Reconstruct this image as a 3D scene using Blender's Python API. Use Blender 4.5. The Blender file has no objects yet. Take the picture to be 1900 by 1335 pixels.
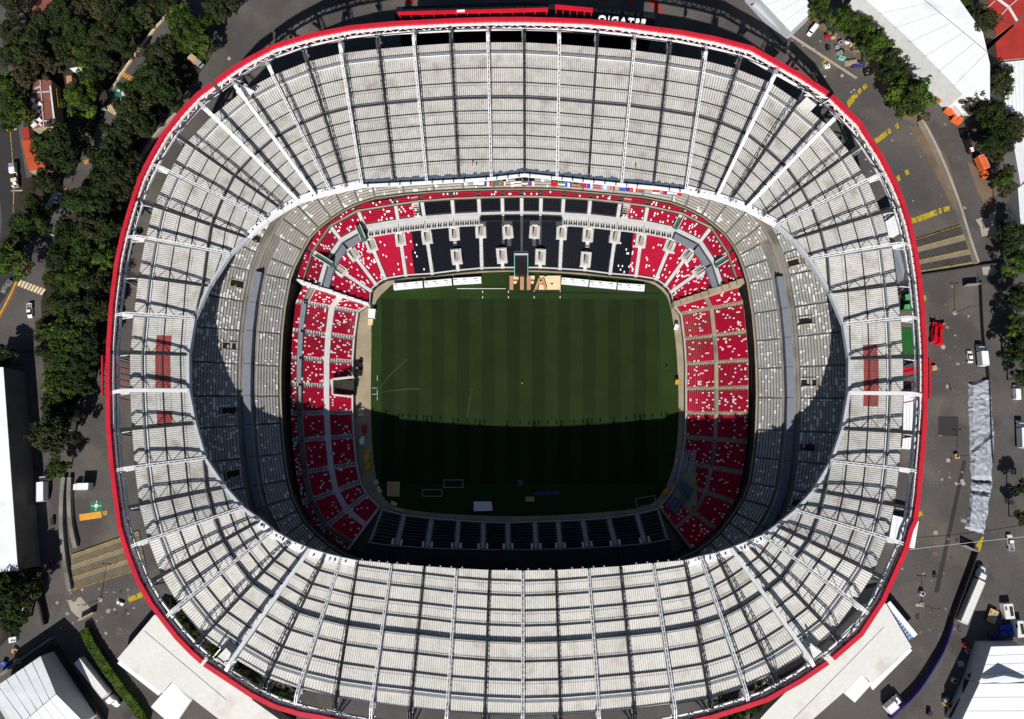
import bpy, math, random
from mathutils import Vector, Matrix
random.seed(7)
S = bpy.context.scene
C = S.collection

# ------------------------------------------------------------------ camera, sky, sun, exposure
F, H = 1300.0, 250.0                       # focal length in photo pixels, camera height above the plaza
TILT, ROLL = math.atan(222 / 1300), math.atan(18 / 1300)
SUN_EL, SUN_DX = math.radians(40.3), 0.09    # shadows fall to +Y with a slight drift to +X
cam = bpy.data.objects.new('camera', bpy.data.cameras.new('camera')); C.objects.link(cam)
RM = Matrix.Rotation(ROLL, 3, 'Y') @ Matrix.Rotation(TILT, 3, 'X')
cam.matrix_world = Matrix.Translation((0, 0, H)) @ RM.to_4x4()
cam.data.sensor_fit = 'HORIZONTAL'; cam.data.sensor_width = 36
cam.data.lens = 36 * F / 1900
cam.data.clip_start = 1; cam.data.clip_end = 5000
S.camera = cam
W = bpy.data.worlds.new('World'); S.world = W; W.use_nodes = True
sky = W.node_tree.nodes.new('ShaderNodeTexSky'); sky.sky_type = 'NISHITA'; sky.sun_disc = False; sky.dust_density = .4
sdir = Vector((-SUN_DX, -1, 0)).normalized() * math.cos(SUN_EL) + Vector((0, 0, math.sin(SUN_EL)))
sky.sun_elevation = SUN_EL; sky.sun_rotation = math.atan2(sdir.x, sdir.y)
W.node_tree.links.new(sky.outputs[0], W.node_tree.nodes['Background'].inputs[0])
W.node_tree.nodes['Background'].inputs[1].default_value = 0.05
sun = bpy.data.objects.new('sun', bpy.data.lights.new('sun', 'SUN')); C.objects.link(sun)
sun.data.energy = 5.0; sun.data.angle = math.radians(0.5); sun.data.color = (1, 0.968, 0.925)
sun.rotation_euler = sdir.to_track_quat('Z', 'Y').to_euler()
S.view_settings.view_transform = 'Standard'; S.view_settings.look = 'None'
S.view_settings.exposure = 0.0; S.view_settings.gamma = 1.0

# ------------------------------------------------------------------ helpers
def P(px, py, z=0.0):
    """the point at height z seen at a pixel of the 1900 x 1335 photograph"""
    d = RM @ Vector(((px - 950) / F, -(py - 667.5) / F, -1))
    t = (H - z) / -d.z
    return Vector((d.x * t, d.y * t, z))

def L(r, g, b, k=1.0):
    f = lambda v: ((v / 255 + .055) / 1.055) ** 2.4 if v > 10.3 else v / 255 / 12.92
    return (f(r) * k, f(g) * k, f(b) * k)

MATS = {}
def mat(name, rgb, rough=.8, var=.12, scale=.5, metal=0.0, fine=0.0, fscale=6.0, dirt=None, dscale=.05, dlo=.52, dhi=.7, objvar=0.0):
    m = bpy.data.materials.new(name); m.use_nodes = True; MATS[name] = m
    nt = m.node_tree; b = nt.nodes['Principled BSDF']
    b.inputs['Roughness'].default_value = rough; b.inputs['Metallic'].default_value = metal
    b.inputs['Specular IOR Level'].default_value = .12 if rough >= .75 else .4
    tc = nt.nodes.new('ShaderNodeTexCoord')
    def noise(sc, det=4.0):
        n = nt.nodes.new('ShaderNodeTexNoise'); n.inputs['Scale'].default_value = sc; n.inputs['Detail'].default_value = det
        nt.links.new(tc.outputs['Object'], n.inputs['Vector']); return n
    def ramp(src, lo, hi, a, c):
        r = nt.nodes.new('ShaderNodeValToRGB'); r.color_ramp.elements[0].position = lo; r.color_ramp.elements[1].position = hi
        r.color_ramp.elements[0].color = (*a, 1); r.color_ramp.elements[1].color = (*c, 1)
        nt.links.new(src, r.inputs[0]); return r.outputs[0]
    def mix(kind, fac, a, c):
        x = nt.nodes.new('ShaderNodeMix'); x.data_type = 'RGBA'; x.blend_type = kind
        if isinstance(fac, float): x.inputs[0].default_value = fac
        else: nt.links.new(fac, x.inputs[0])
        nt.links.new(a, x.inputs[6])
        if isinstance(c, tuple): x.inputs[7].default_value = (*c, 1)
        else: nt.links.new(c, x.inputs[7])
        return x.outputs[2]
    lo = tuple(v * (1 - var) for v in rgb); hi = tuple(min(1, v * (1 + var)) for v in rgb)
    col = ramp(noise(scale).outputs[0], .35, .65, lo, hi)
    if dirt:
        n = noise(dscale, 6.0)
        f = nt.nodes.new('ShaderNodeMapRange'); f.inputs[1].default_value = dlo; f.inputs[2].default_value = dhi
        nt.links.new(n.outputs[0], f.inputs[0])
        col = mix('MIX', f.outputs[0], col, dirt)
    if fine:
        g = ramp(noise(fscale, 3.0).outputs[0], .3, .7, (1 - fine,) * 3, (1 + fine,) * 3)
        col = mix('MULTIPLY', 1.0, col, g)
    if objvar:
        oi = nt.nodes.new('ShaderNodeObjectInfo'); col = mix('MULTIPLY', 1.0, col, ramp(oi.outputs['Random'], 0.0, 1.0, (1 - objvar,) * 3, (1, 1 - objvar * .06, 1 - objvar * .16)))
    nt.links.new(col, b.inputs['Base Color'])
    return m

class MB:
    """collects faces and links them as ONE mesh object"""
    def __init__(s): s.v, s.f, s.m, s.mats = [], [], [], []
    def mi(s, m):
        m = MATS[m] if isinstance(m, str) else m
        if m not in s.mats: s.mats.append(m)
        return s.mats.index(m)
    def face(s, pts, m):
        n = len(s.v); s.v.extend([tuple(p) for p in pts]); s.f.append(tuple(range(n, n + len(pts)))); s.m.append(s.mi(m))
    def hexa(s, c, m, bottom=True, top=None):
        """c: four bottom corners then four top corners, counter-clockwise from above"""
        n = len(s.v); s.v.extend([tuple(p) for p in c]); i = s.mi(m)
        fs = [(4, 5, 6, 7), (0, 1, 5, 4), (1, 2, 6, 5), (2, 3, 7, 6), (3, 0, 4, 7)]
        if bottom: fs.append((3, 2, 1, 0))
        for q in fs: s.f.append(tuple(n + k for k in q)); s.m.append(i)
        if top: s.m[-len(fs)] = s.mi(top)
    def box(s, cx, cy, z0, lx, ly, h, m, rot=0.0, taper=1.0, top=None, tx=None):
        ca, sa = math.cos(rot), math.sin(rot); o = []
        for z, k, kx in ((z0, 1.0, 1.0), (z0 + h, taper, tx if tx else taper)):
            for dx, dy in ((-1, -1), (1, -1), (1, 1), (-1, 1)):
                x, y = dx * lx / 2 * kx, dy * ly / 2 * k
                o.append((cx + x * ca - y * sa, cy + x * sa + y * ca, z))
        s.hexa(o, m, True, top)
    def beam(s, p, q, w, h, m, up=(0, 0, 1)):
        p, q = Vector(p), Vector(q); d = q - p
        if d.length < 1e-5: return
        d.normalize(); side = d.cross(Vector(up))
        if side.length < 1e-4: side = d.cross(Vector((0, 1, 0)))
        side.normalize(); u = side.cross(d); a, b2 = side * w / 2, u * h / 2
        s.hexa([p + a - b2, q + a - b2, q - a - b2, p - a - b2, p + a + b2, q + a + b2, q - a + b2, p - a + b2], m)
    def prism(s, pts, z0, z1, m, top=None, bottom=False):
        pts = [Vector((p[0], p[1], 0)) for p in pts]
        if sum(pts[i].x * pts[i - 1].y - pts[i - 1].x * pts[i].y for i in range(len(pts))) > 0: pts.reverse()
        n = len(s.v); k = len(pts)
        z0s = z0 if isinstance(z0, (list, tuple)) else [z0] * k
        s.v.extend([(p.x, p.y, z0s[i]) for i, p in enumerate(pts)]); s.v.extend([(p.x, p.y, z1) for p in pts])
        i = s.mi(m)
        for a in range(k):
            b = (a + 1) % k; s.f.append((n + a, n + b, n + k + b, n + k + a)); s.m.append(i)
        s.f.append(tuple(n + k + a for a in range(k))); s.m.append(s.mi(top or m))
        if bottom: s.f.append(tuple(n + a for a in reversed(range(k)))); s.m.append(i)
    def tube(s, pts, r, m, n=6, r2=None):
        pts = [Vector(p) for p in pts]; base = len(s.v); i = s.mi(m); K = len(pts)
        for j, p in enumerate(pts):
            d = (pts[min(j + 1, K - 1)] - pts[max(j - 1, 0)]).normalized()
            a = d.cross(Vector((0, 0, 1)));
            if a.length < 1e-3: a = Vector((1, 0, 0))
            a.normalize(); b = d.cross(a); rr = r + ((r2 if r2 is not None else r) - r) * j / max(1, K - 1)
            for k in range(n):
                t = 2 * math.pi * k / n; s.v.append(tuple(p + a * rr * math.cos(t) + b * rr * math.sin(t)))
        for j in range(K - 1):
            for k in range(n):
                k2 = (k + 1) % n; s.f.append((base + j * n + k, base + (j + 1) * n + k, base + (j + 1) * n + k2, base + j * n + k2)); s.m.append(i)
        s.f.append(tuple(base + k for k in range(n))); s.m.append(i)
        s.f.append(tuple(base + (K - 1) * n + k for k in reversed(range(n)))); s.m.append(i)
    def cyl(s, cx, cy, z0, r, h, m, n=16, r2=None, top=None):
        r2 = r if r2 is None else r2
        a = [(cx + r * math.cos(2 * math.pi * k / n), cy + r * math.sin(2 * math.pi * k / n), z0) for k in range(n)]
        b = [(cx + r2 * math.cos(2 * math.pi * k / n), cy + r2 * math.sin(2 * math.pi * k / n), z0 + h) for k in range(n)]
        for k in range(n): s.face([a[k], a[(k + 1) % n], b[(k + 1) % n], b[k]], m)
        s.face(b, top or m)
    def wheel(s, c, r, w, m, axis):
        n = 12; c, ax = Vector(c), Vector(axis).normalized(); u = Vector((0, 0, 1)); t = ax.cross(u)
        ring = [[c + ax * (w / 2 * sg) + (u * math.sin(2 * math.pi * k / n) + t * math.cos(2 * math.pi * k / n)) * r for k in range(n)] for sg in (-1, 1)]
        for k in range(n): s.face([ring[0][k], ring[0][(k + 1) % n], ring[1][(k + 1) % n], ring[1][k]], m)
        s.face(ring[0][::-1], m); s.face(ring[1], m)
    def build(s, name, parent=None, loc=None, rot=0.0, smooth=False):
        me = bpy.data.meshes.new(name); me.from_pydata(s.v, [], s.f)
        for m in s.mats: me.materials.append(m)
        me.polygons.foreach_set('material_index', s.m)
        if smooth: me.polygons.foreach_set('use_smooth', [True] * len(s.f))
        me.update()
        o = bpy.data.objects.new(name, me); C.objects.link(o)
        if parent: o.parent = parent
        if loc is not None: o.location = loc
        o.rotation_euler[2] = rot
        return o

def tag(o, label=None, cat=None, group=None, kind=None):
    if label: o['label'] = label
    if cat: o['category'] = cat
    if group: o['group'] = group
    if kind: o['kind'] = kind
    return o
def empty(name, loc=(0, 0, 0), rot=0.0, label=None, cat=None, group=None, parent=None):
    o = bpy.data.objects.new(name, None); C.objects.link(o); o.location = loc; o.rotation_euler[2] = rot
    o.empty_display_size = .5
    if parent: o.parent = parent
    return tag(o, label, cat, group)
def copy_tree(o, parent=None):
    c = o.copy(); C.objects.link(c); c.parent = parent
    for ch in list(o.children): copy_tree(ch, c)
    return c
def heading(p, q, z=0.0):
    a, b = P(*p, z), P(*q, z); return math.atan2(b.y - a.y, b.x - a.x)
def lerp(a, b, t): return a + (b - a) * t

class Curve:
    """Catmull-Rom through points, parameter 0..1 by chord length"""
    def __init__(s, pts, closed=False):
        s.p = [Vector(p) for p in pts]; s.closed = closed
        q = s.p + ([s.p[0]] if closed else [])
        s.d = [0.0]
        for i in range(1, len(q)): s.d.append(s.d[-1] + (q[i] - q[i - 1]).length)
        s.len = s.d[-1]; s.n = len(s.p)
    def __call__(s, u):
        x = (u % 1.0 if s.closed else min(max(u, 0), 1)) * s.len
        i = 0
        while i < len(s.d) - 2 and s.d[i + 1] < x: i += 1
        t = (x - s.d[i]) / max(1e-9, s.d[i + 1] - s.d[i]); n = s.n
        g = (lambda k: s.p[k % n]) if s.closed else (lambda k: s.p[min(max(k, 0), n - 1)])
        a, b, c, d = g(i - 1), g(i), g(i + 1), g(i + 2)
        return .5 * (2 * b + (c - a) * t + (2 * a - 5 * b + 4 * c - d) * t * t + (3 * b - a - 3 * c + d) * t ** 3)

# ------------------------------------------------------------------ materials
mat('asphalt', L(89, 85, 82), .9, .16, .05, fine=.22, fscale=2.2, dirt=L(112, 104, 95), dscale=.06, dlo=.52, dhi=.74)
mat('asphalt_dark', L(62, 59, 61), .9, .12, .03, fine=.12, fscale=3.0)
mat('asphalt_warm', L(91, 87, 84), .9, .14, .06, fine=.2, fscale=2.2, dirt=L(74, 69, 66), dscale=.08, dlo=.52, dhi=.7)
mat('plaza', L(112, 106, 96), .9, .12, .06, fine=.12, fscale=2.0, dirt=L(86, 81, 75), dscale=.08)
mat('pale_concrete', L(170, 160, 146), .85, .1, .2, fine=.1)
mat('concrete', L(136, 133, 127), .85, .14, .15, fine=.12, dirt=L(104, 100, 94), dscale=.12)
mat('mat_green', L(40, 96, 44), .8, .1, .4)
mat('beige_concrete', L(166, 152, 128), .85, .12, .2, fine=.1)
mat('grey_concrete', L(120, 118, 114), .85, .12, .2, fine=.1)
mat('dark_concrete', L(58, 54, 50), .9, .2, .2)
mat('forest_floor', L(58, 53, 44), .95, .3, .2, fine=.3, fscale=2.0)
mat('earth', L(116, 99, 82), .95, .2, .12, fine=.2, fscale=2.0)
mat('turf', L(41, 60, 26), .95, .1, .08, fine=.13, fscale=2.5)
mat('turf_light', L(37, 51, 24), .95, .1, .1, fine=.12, fscale=2.5)
mat('turf_dark', L(32, 44, 22), .95, .1, .1, fine=.12, fscale=2.5)
mat('line_white', L(225, 225, 220), .8, .05)
mat('yellow_paint', L(186, 160, 44), .8, .18, .6, dirt=L(96, 88, 66), dscale=.9, dlo=.54, dhi=.66)
mat('stair_tan', L(138, 126, 106), .85, .12, .3, fine=.1)
mat('ochre_paint', L(226, 164, 66), .8, .12, .8)
mat('pale_paint', L(226, 204, 164), .8, .14, .8)
mat('green_paint', L(54, 118, 92), .8, .12, .5)
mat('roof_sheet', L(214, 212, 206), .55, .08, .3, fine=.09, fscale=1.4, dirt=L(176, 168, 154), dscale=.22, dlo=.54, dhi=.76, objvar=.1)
mat('roof_sheet_cream', L(243, 240, 232), .5, .06, .3, fine=.08, fscale=1.4, dirt=L(206, 197, 180), dscale=.22, dlo=.55, dhi=.78, objvar=.1)  # south bays: creamier sheets, with their brighter light put into the colour
mat('roof_groove_cream', L(168, 164, 155), .7, .1)  # grooves of the south bays, likewise with their brighter light put into the colour
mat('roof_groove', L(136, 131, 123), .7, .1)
mat('roof_red_paint', L(160, 70, 64), .6, .1, .5)
mat('white_steel', L(240, 240, 240), .45, .04, .3)
mat('dark_steel', L(52, 52, 56), .5, .15, .4)
mat('grey_steel', L(128, 132, 138), .5, .1, .4)
mat('fascia_grey', L(190, 194, 200), .5, .06, .3)
mat('rim_red', L(206, 32, 52), .55, .08, .3, fine=.06, fscale=.8, dirt=L(188, 34, 50), dscale=.1, dlo=.5, dhi=.75)
mat('red_steel', L(214, 20, 44), .5, .06, .3)
mat('red_seat', L(172, 16, 50), .75, .12, 1.5)
mat('white_seat', L(240, 238, 236), .5, .03)
mat('black_seat', L(17, 18, 28), .8, .15, 1.5)
mat('grey_seat', L(170, 168, 163), .6, .1, .4)
mat('tan_seat', L(162, 157, 148), .6, .1, .4)
mat('stair_grey', L(206, 205, 203), .8, .06, .5)
mat('tread_dark', L(84, 84, 88), .85, .1, .3)
mat('slate', L(126, 132, 142), .7, .06, .4)
mat('teal_paint', L(120, 190, 172), .7, .1, .5)
mat('green_wall', L(60, 98, 84), .7, .1, .5)
mat('black', L(24, 24, 27), .6, .1)
mat('rubber', L(28, 28, 28), .85, .1)
mat('glass_dark', L(22, 26, 34), .12, .05)
mat('white_paint', L(246, 246, 246), .35, .02)
mat('silver_paint', L(176, 180, 186), .3, .04, metal=.3)
mat('white_roof', L(246, 247, 248), .5, .03, .2, fine=.04, fscale=.8, dirt=L(222, 222, 220), dscale=.1, dlo=.56, dhi=.75)
mat('cream_roof', L(230, 228, 221), .6, .03, .1, fine=.04, fscale=.8, dirt=L(206, 200, 186), dscale=.12, dlo=.55, dhi=.75)
mat('white_wall', L(226, 226, 224), .7, .05)
mat('glass_blue', L(150, 172, 206), .2, .08, 1.0)
mat('red_roof', L(172, 58, 52), .8, .1, .2, fine=.08)
mat('orange_roof', L(192, 86, 52), .8, .08, .3, fine=.08)
mat('brown_roof', L(136, 84, 74), .85, .15, .3, fine=.1)
mat('orange_paint', L(236, 108, 52), .5, .06, .4)
mat('red_paint', L(196, 14, 34), .4, .08)
mat('wood', L(206, 166, 116), .8, .1, .5)
mat('pink_board', L(200, 142, 116), .8, .08, .4)
mat('cream_board', L(238, 214, 170), .8, .06, .4)
mat('tarp_silver', L(168, 173, 182), .6, .12, .25, fine=.14, fscale=1.2, dirt=L(120, 126, 138), dscale=.35, dlo=.55, dhi=.7)
mat('tarp_blue', L(40, 80, 190), .5, .12, .6)
mat('tarp_violet', L(58, 48, 112), .6, .12, .6)
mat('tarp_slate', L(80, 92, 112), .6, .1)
mat('yellow_machine', L(214, 168, 40), .5, .08)
mat('bark', L(84, 70, 56), .9, .2)
for nm, c in (('leaf_dark', (44, 57, 31)), ('leaf_green', (56, 74, 31)), ('leaf_olive', (66, 68, 42)), ('leaf_bright', (78, 102, 34)), ('leaf_brown', (82, 74, 52))):
    mat(nm, L(*c), .8, .42, .55, objvar=.34)
jm = bpy.data.materials.new('jet'); jm.use_nodes = True; MATS['jet'] = jm
_nt = jm.node_tree; _b = _nt.nodes['Principled BSDF']; _b.inputs['Base Color'].default_value = (.85, .9, .9, 1); _b.inputs['Alpha'].default_value = .02; _b.inputs['Roughness'].default_value = .4

# ================================================================== STADIUM
stadium = empty('stadium', (0, 33, 0), 0, 'huge oval football stadium with a pale ribbed roof ring and bright red rim', 'stadium')
SM = Matrix.Translation((0, -33, 0))
def part(mb, name, parent=None, label=None):
    o = mb.build(name, parent or stadium)
    if parent is None: o.location = (0, -33, 0)
    if label: o['label'] = label
    return o
def node(name, parent, label=None):
    o = empty(name, (0, -33, 0) if parent is stadium else (0, 0, 0), parent=parent)
    if label: o['label'] = label
    return o

ZR, ZO, ZI = 38.5, 35.0, 30.0            # rim top, roof sheet at its outer edge, roof sheet at the opening
RIM = [(970,31.6),(1030,33),(1091,35.5),(1150,41),(1210,49),(1266,56),(1331,68.4),(1397,85.5),(1442,111),(1489,137),(1543,172),(1568,196),(1600,227),(1608,241),(1639,288),(1663,334),(1677,367),(1692,414),(1702.6,461),(1710.5,514),(1717,580),(1721,646),(1722,700),(1721.6,765),(1717,831),(1709,923),(1702.6,970),(1695,985),(1685.5,1022),(1663,1072),(1642,1119),(1602,1180),(1546,1229),(1489,1268),(1426,1303),(1375,1320),(1319,1337),(1260,1350),(1200,1361),(1090,1371),(972,1375),(860,1371),(740,1362),(650,1349),(591,1336),(555,1330),(508,1316),(463,1294),(413,1261),(374,1235),(350,1213),(323,1185),(301,1157),(276,1124),(252,1081),(231,1027),(217,979),(203,870),(196.6,791),(195.5,712),(196.6,644),(202,566),(212,487),(223,435),(236,390),(255.6,330),(275,290),(300,247),(332,206),(363,173),(392,152),(427,126),(458,107),(506,82),(553,68),(585,59.5),(651,47),(730,39.5),(790,36.5),(852,33.5),(910,32)]
DECK = [(972,79),(1030,82),(1091,87),(1150,91),(1213,98),(1309,113),(1360,126),(1415,145),(1458,170),(1502,205),(1545,241),(1576,282),(1608,332),(1630,378),(1640,410),(1653,448),(1663,519),(1671,593),(1675,660),(1676,710),(1675.5,765),(1668,870),(1658,949),(1648,987),(1640,1019),(1625,1057),(1595,1106),(1541,1178),(1505,1206),(1442,1247),(1379,1277),(1310,1297),(1245,1307),(1171,1315),(1100,1321),(1045,1325),(970,1327),(907,1325),(830,1319),(762,1311),(690,1303),(628,1294),(565,1280),(502,1261),(445,1229),(381,1185),(345,1142),(331,1122),(301,1071),(279,1016),(269,980),(255,922),(246,817),(241,712),(241,660),(243,644),(249,579),(257,513),(273,427),(291,361),(332,288),(357,247),(392,217),(419,193),(459,164),(509,139),(566,116),(636,99),(730,88),(790,84),(851,80),(910,79)]
def ringpts(px, z): return [P(x, y, z) for x, y in px]
rim_w = ringpts(RIM, ZR); deck_w = ringpts(DECK, ZO)
# ribs: outer end at the rim, inner end at the roof opening, W white or D dark
RIBS = [((972,50),(973,327),'D'),((1038,50),(1033,333),'W'),((1109,56),(1091,339),'D'),((1177,64),(1152,345),'W'),((1244,72),(1211,350),'D'),((1309,86),(1270,357),'W'),((1376,100),(1293,363),'D'),((1443,126),(1327,371),'W'),((1500,162),(1351,379),'D'),((1556,213),(1382,390),'W'),((1605,265),(1411,406),'D'),((1644,322),(1438,421),'W'),((1672,385),(1468,446),'D'),((1688,455),(1498,483),'W'),((1700,526),(1537,545),'D'),((1707,592),(1562,604),'W'),((1711,664),(1572,667),'D'),((1713,735),(1571,731),'W'),((1710,805),(1559,797),'D'),((1704,876),(1538,857),'W'),((1693,945),(1505,911),'D'),((1682,1012),(1472,947),'W'),((1653,1080),(1437,975),'D'),((1614,1143),(1412,993),'W'),((1566,1197),(1381,1006),'D'),((1512,1243),(1353,1017),'W'),((1449,1283),(1326,1026),'D'),((1388,1309),(1298,1032),'W'),((1322,1333),(1269,1040),'D'),((1253,1345),(1210,1045),'W'),((1180,1355),(1150,1051),'D'),((1112,1362),(1091,1055),'W'),((1041,1366),(1031,1058),'D'),((970,1368),(970,1059),'W'),
 ((898,1368),(909,1058),'D'),((828,1364),(848,1055),'W'),((758,1358),(788,1051),'D'),((688,1348),(728,1046),'W'),((618,1335),(665,1040),'D'),((547,1315),(636,1034),'W'),((483,1288),(607,1027),'D'),((418,1250),(578,1018),'W'),((356,1206),(544,1004),'D'),((306,1149),(511,985),'W'),((268,1087),(487,965),'D'),((241,1016),(455,942),'W'),((223,945),(422,905),'D'),((213,874),(385,851),'W'),((207,801),(366,787),'D'),((208,729),(354,726),'W'),((206,656),(353,660),'D'),((212,586),(364,593),'W'),((219,510),(391,533),'D'),((232,441),(430,474),'W'),((250,371),(463,444),'D'),((281,306),(499,412),'W'),((320,246),(528,393),'D'),((368,190),(556,377),'W'),((430,150),(588,367),'W'),((492,110),(617,360),'W'),((561,86),(645,353),'D'),((631,70),(674,347),'W'),((699,60),(733,344),'D'),((767,53),(793,341),'W'),((835,49),(852,338),'D'),((905,47),(912,334),'W')]
NR = len(RIBS)
def xcross(a, b, poly):
    """where segment a-b crosses a closed outline, as a fraction from a"""
    best = None
    for i in range(len(poly)):
        c, d = poly[i - 1], poly[i]
        r, s_ = b - a, d - c; den = r.x * s_.y - r.y * s_.x
        if abs(den) < 1e-9: continue
        t = ((c.x - a.x) * s_.y - (c.y - a.y) * s_.x) / den; u = ((c.x - a.x) * r.y - (c.y - a.y) * r.x) / den
        if -.2 <= t <= 1 and -1e-6 <= u <= 1 + 1e-6 and (best is None or t < best): best = t
    return best if best is not None else .12
ribs = []
for o, i, k in RIBS:
    a, b = P(*o, 36.5), P(*i, ZI)
    t = xcross(Vector((a.x, a.y, 0)), Vector((b.x, b.y, 0)), [Vector((p.x, p.y, 0)) for p in deck_w])
    e = a.lerp(b, t); e.z = ZO
    ribs.append(dict(out=a, edge=e, inn=b, kind=k, len=(Vector((b.x, b.y, 0)) - Vector((e.x, e.y, 0))).length))
RD = [3.5, 8.9, 13.9, 19.4, 23.6, 27.8, 32.0, 36.2, 40.2]

roof = node('roof', stadium, 'pale corrugated roof ring carried by white and dark radial trusses')
# --- corrugated sheets, one part per bay
RED_BAYS = {15: (.62, 1), 16: (0, 1), 17: (0, .36), 48: (0, .45), 49: (0, 1), 50: (0, .5)}   # bays with the painted red patch
RED_D = {15: (6.6, 10.4), 16: (6.4, 10.3), 17: (6.4, 10.3), 48: (6.9, 11.0), 49: (6.9, 11.0), 50: (6.9, 11.0)}
def rp(r, d):
    t = min(1, d / r['len']); return r['edge'].lerp(r['inn'], t)
for i in range(NR):
    a, b = ribs[i], ribs[(i + 1) % NR]; mb = MB()
    ds = [0.0] + [d for d in RD if d < max(a['len'], b['len']) - 1.2] + [99.0]
    wid = ((a['edge'] - b['edge']).length + (a['inn'] - b['inn']).length) / 2
    n = max(8, int(wid / .62))
    if i in RED_D:
        ds = sorted(ds + list(RED_D[i]))
    for k in range(len(ds) - 1):
        A0, A1, B0, B1 = rp(a, ds[k]), rp(a, ds[k + 1]), rp(b, ds[k]), rp(b, ds[k + 1])
        if (A0 - A1).length + (B0 - B1).length < .1: continue
        red = i in RED_D and RED_D[i][0] <= ds[k] < RED_D[i][1]
        lift = Vector((0, 0, .12))
        for s_ in range(n):
            prof = [(0, .0), (.62, .0), (.72, -.14), (.92, -.14), (1.0, 0)]
            isred = red and RED_BAYS[i][0] <= (s_ + .5) / n <= RED_BAYS[i][1]
            for q in range(4):
                u0, z0 = (s_ + prof[q][0]) / n, prof[q][1]; u1, z1 = (s_ + prof[q + 1][0]) / n, prof[q + 1][1]
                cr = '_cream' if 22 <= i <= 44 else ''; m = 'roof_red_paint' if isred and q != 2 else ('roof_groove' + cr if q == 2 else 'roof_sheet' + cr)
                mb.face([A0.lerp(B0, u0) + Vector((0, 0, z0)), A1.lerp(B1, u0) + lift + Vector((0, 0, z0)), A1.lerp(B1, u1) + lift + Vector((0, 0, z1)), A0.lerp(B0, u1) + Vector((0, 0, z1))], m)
    # underside skin
    mb.face([a['edge'] - Vector((0, 0, .5)), b['edge'] - Vector((0, 0, .5)), b['inn'] - Vector((0, 0, .5)), a['inn'] - Vector((0, 0, .5))], 'dark_steel')
    part(mb, 'roof_sheet', roof)
# --- ring purlins standing on the sheets
for k, d in enumerate(RD):
    runs, cur = [], []
    for i in range(NR):
        a, b = ribs[i], ribs[(i + 1) % NR]
        ok = not (d > a['len'] - .8 and d > b['len'] - .8) and (rp(a, d) - rp(b, d)).length > .5
        if ok: cur.append(i)
        elif cur: runs.append(cur); cur = []
    if cur: runs.append(cur)
    if len(runs) > 1 and runs[0][0] == 0 and runs[-1][-1] == NR - 1: runs[0] = runs.pop() + runs[0]
    for run in runs:
        mb = MB()
        for i in run:
            a, b = ribs[i], ribs[(i + 1) % NR]; p, q = rp(a, d) + Vector((0, 0, .55)), rp(b, d) + Vector((0, 0, .55))
            if k == 0:
                mb.beam(p, q, .5, .3, 'grey_steel'); off = Vector((0, 0, -.1))
                inw = (a['inn'] - a['edge']).normalized() * .75
                mb.beam(p + inw + off, q + inw + off, .22, .2, 'white_steel')
            elif k == 3:
                mb.beam(p, q, .32, .6, 'dark_steel'); inw = (a['edge'] - a['inn']).normalized() * .55
                mb.beam(p + inw, q + inw, .2, .3, 'grey_steel')
            else:
                lo = Vector((0, 0, -.34)); mb.beam(p + lo, q + lo, .26, .2, 'dark_steel')
                inw = (a['edge'] - a['inn']).normalized() * (.9 if k % 2 else -.9); mb.beam(p + inw + lo - Vector((0, 0, .12)), q + inw + lo - Vector((0, 0, .12)), .07, .07, 'grey_steel')
                m_ = max(3, int((p - q).length / .9))
                for j in range(m_ + 1):
                    x = p.lerp(q, j / m_) + lo; mb.beam(x - inw * .15, x + inw * .22, .1, .1, 'dark_steel')
        part(mb, 'ring_purlin', roof)
# --- radial trusses
for ri, r in enumerate(ribs):
    mb = MB(); w = r['kind'] == 'W'; m = 'white_steel' if w else 'dark_steel'
    up = lambda h: Vector((0, 0, h))
    top = [r['out'] + up(.4), r['edge'] + up(4.5), r['edge'].lerp(r['inn'], .5) + up(3.5), r['inn'] + up(1.9)]
    bot = [r['out'] - up(3.0), r['edge'] + up(.6), r['edge'].lerp(r['inn'], .5) + up(.5), r['inn'] + up(.4)]
    cw = (1.05 if ri in (7, 9, 17, 25, 41, 49, 57, 58) else .62) if w else .4
    tn = (r['inn'] - r['edge']); tn = Vector((-tn.y, tn.x, 0)).normalized()
    for a, b in zip(top[:-1], top[1:]):
        if cw > 1: mb.beam(a, b, cw, .45, m); continue
        rw = .24 if w else .14
        for sg in (-.3, .3): mb.beam(a + tn * sg, b + tn * sg, rw, .3, m)
        k = max(2, int((b - a).length / 1.5))
        for j in range(k): x = a.lerp(b, (j + .5) / k); mb.beam(x - tn * .35, x + tn * .35, .16, .16, m)
    for a, b in zip(bot[:-1], bot[1:]): mb.beam(a, b, .5 if w else .62, .3, 'dark_steel' if not w else 'grey_steel')
    n = max(4, int(r['len'] / 2.7)); n += n % 2
    def at(path, t):
        return path[1].lerp(path[2], t * 2) if t < .5 else path[2].lerp(path[3], t * 2 - 1)
    for j in range(n):
        t0, t1 = j / n, (j + 1) / n
        p, q = (at(bot, t0), at(top, t1)) if j % 2 == 0 else (at(top, t0), at(bot, t1))
        mb.beam(p, q, .15, .15, 'dark_steel')
    # the doubled end that spans the gap to the rim
    g = (r['out'] - r['edge']); side = Vector((-g.y, g.x, 0)).normalized() * .5
    for sg in (-1, 1):
        mb.beam(bot[0] + side * sg, r['edge'] + side * sg + up(.8), .24, .3, 'white_steel')
    mb.beam(r['edge'] + up(.9) - g.normalized() * .3, r['edge'] + g * .45 + up(1.5), 1.1, .5, 'white_steel' if w else 'dark_steel')
    part(mb, 'rib_truss', roof)
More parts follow.
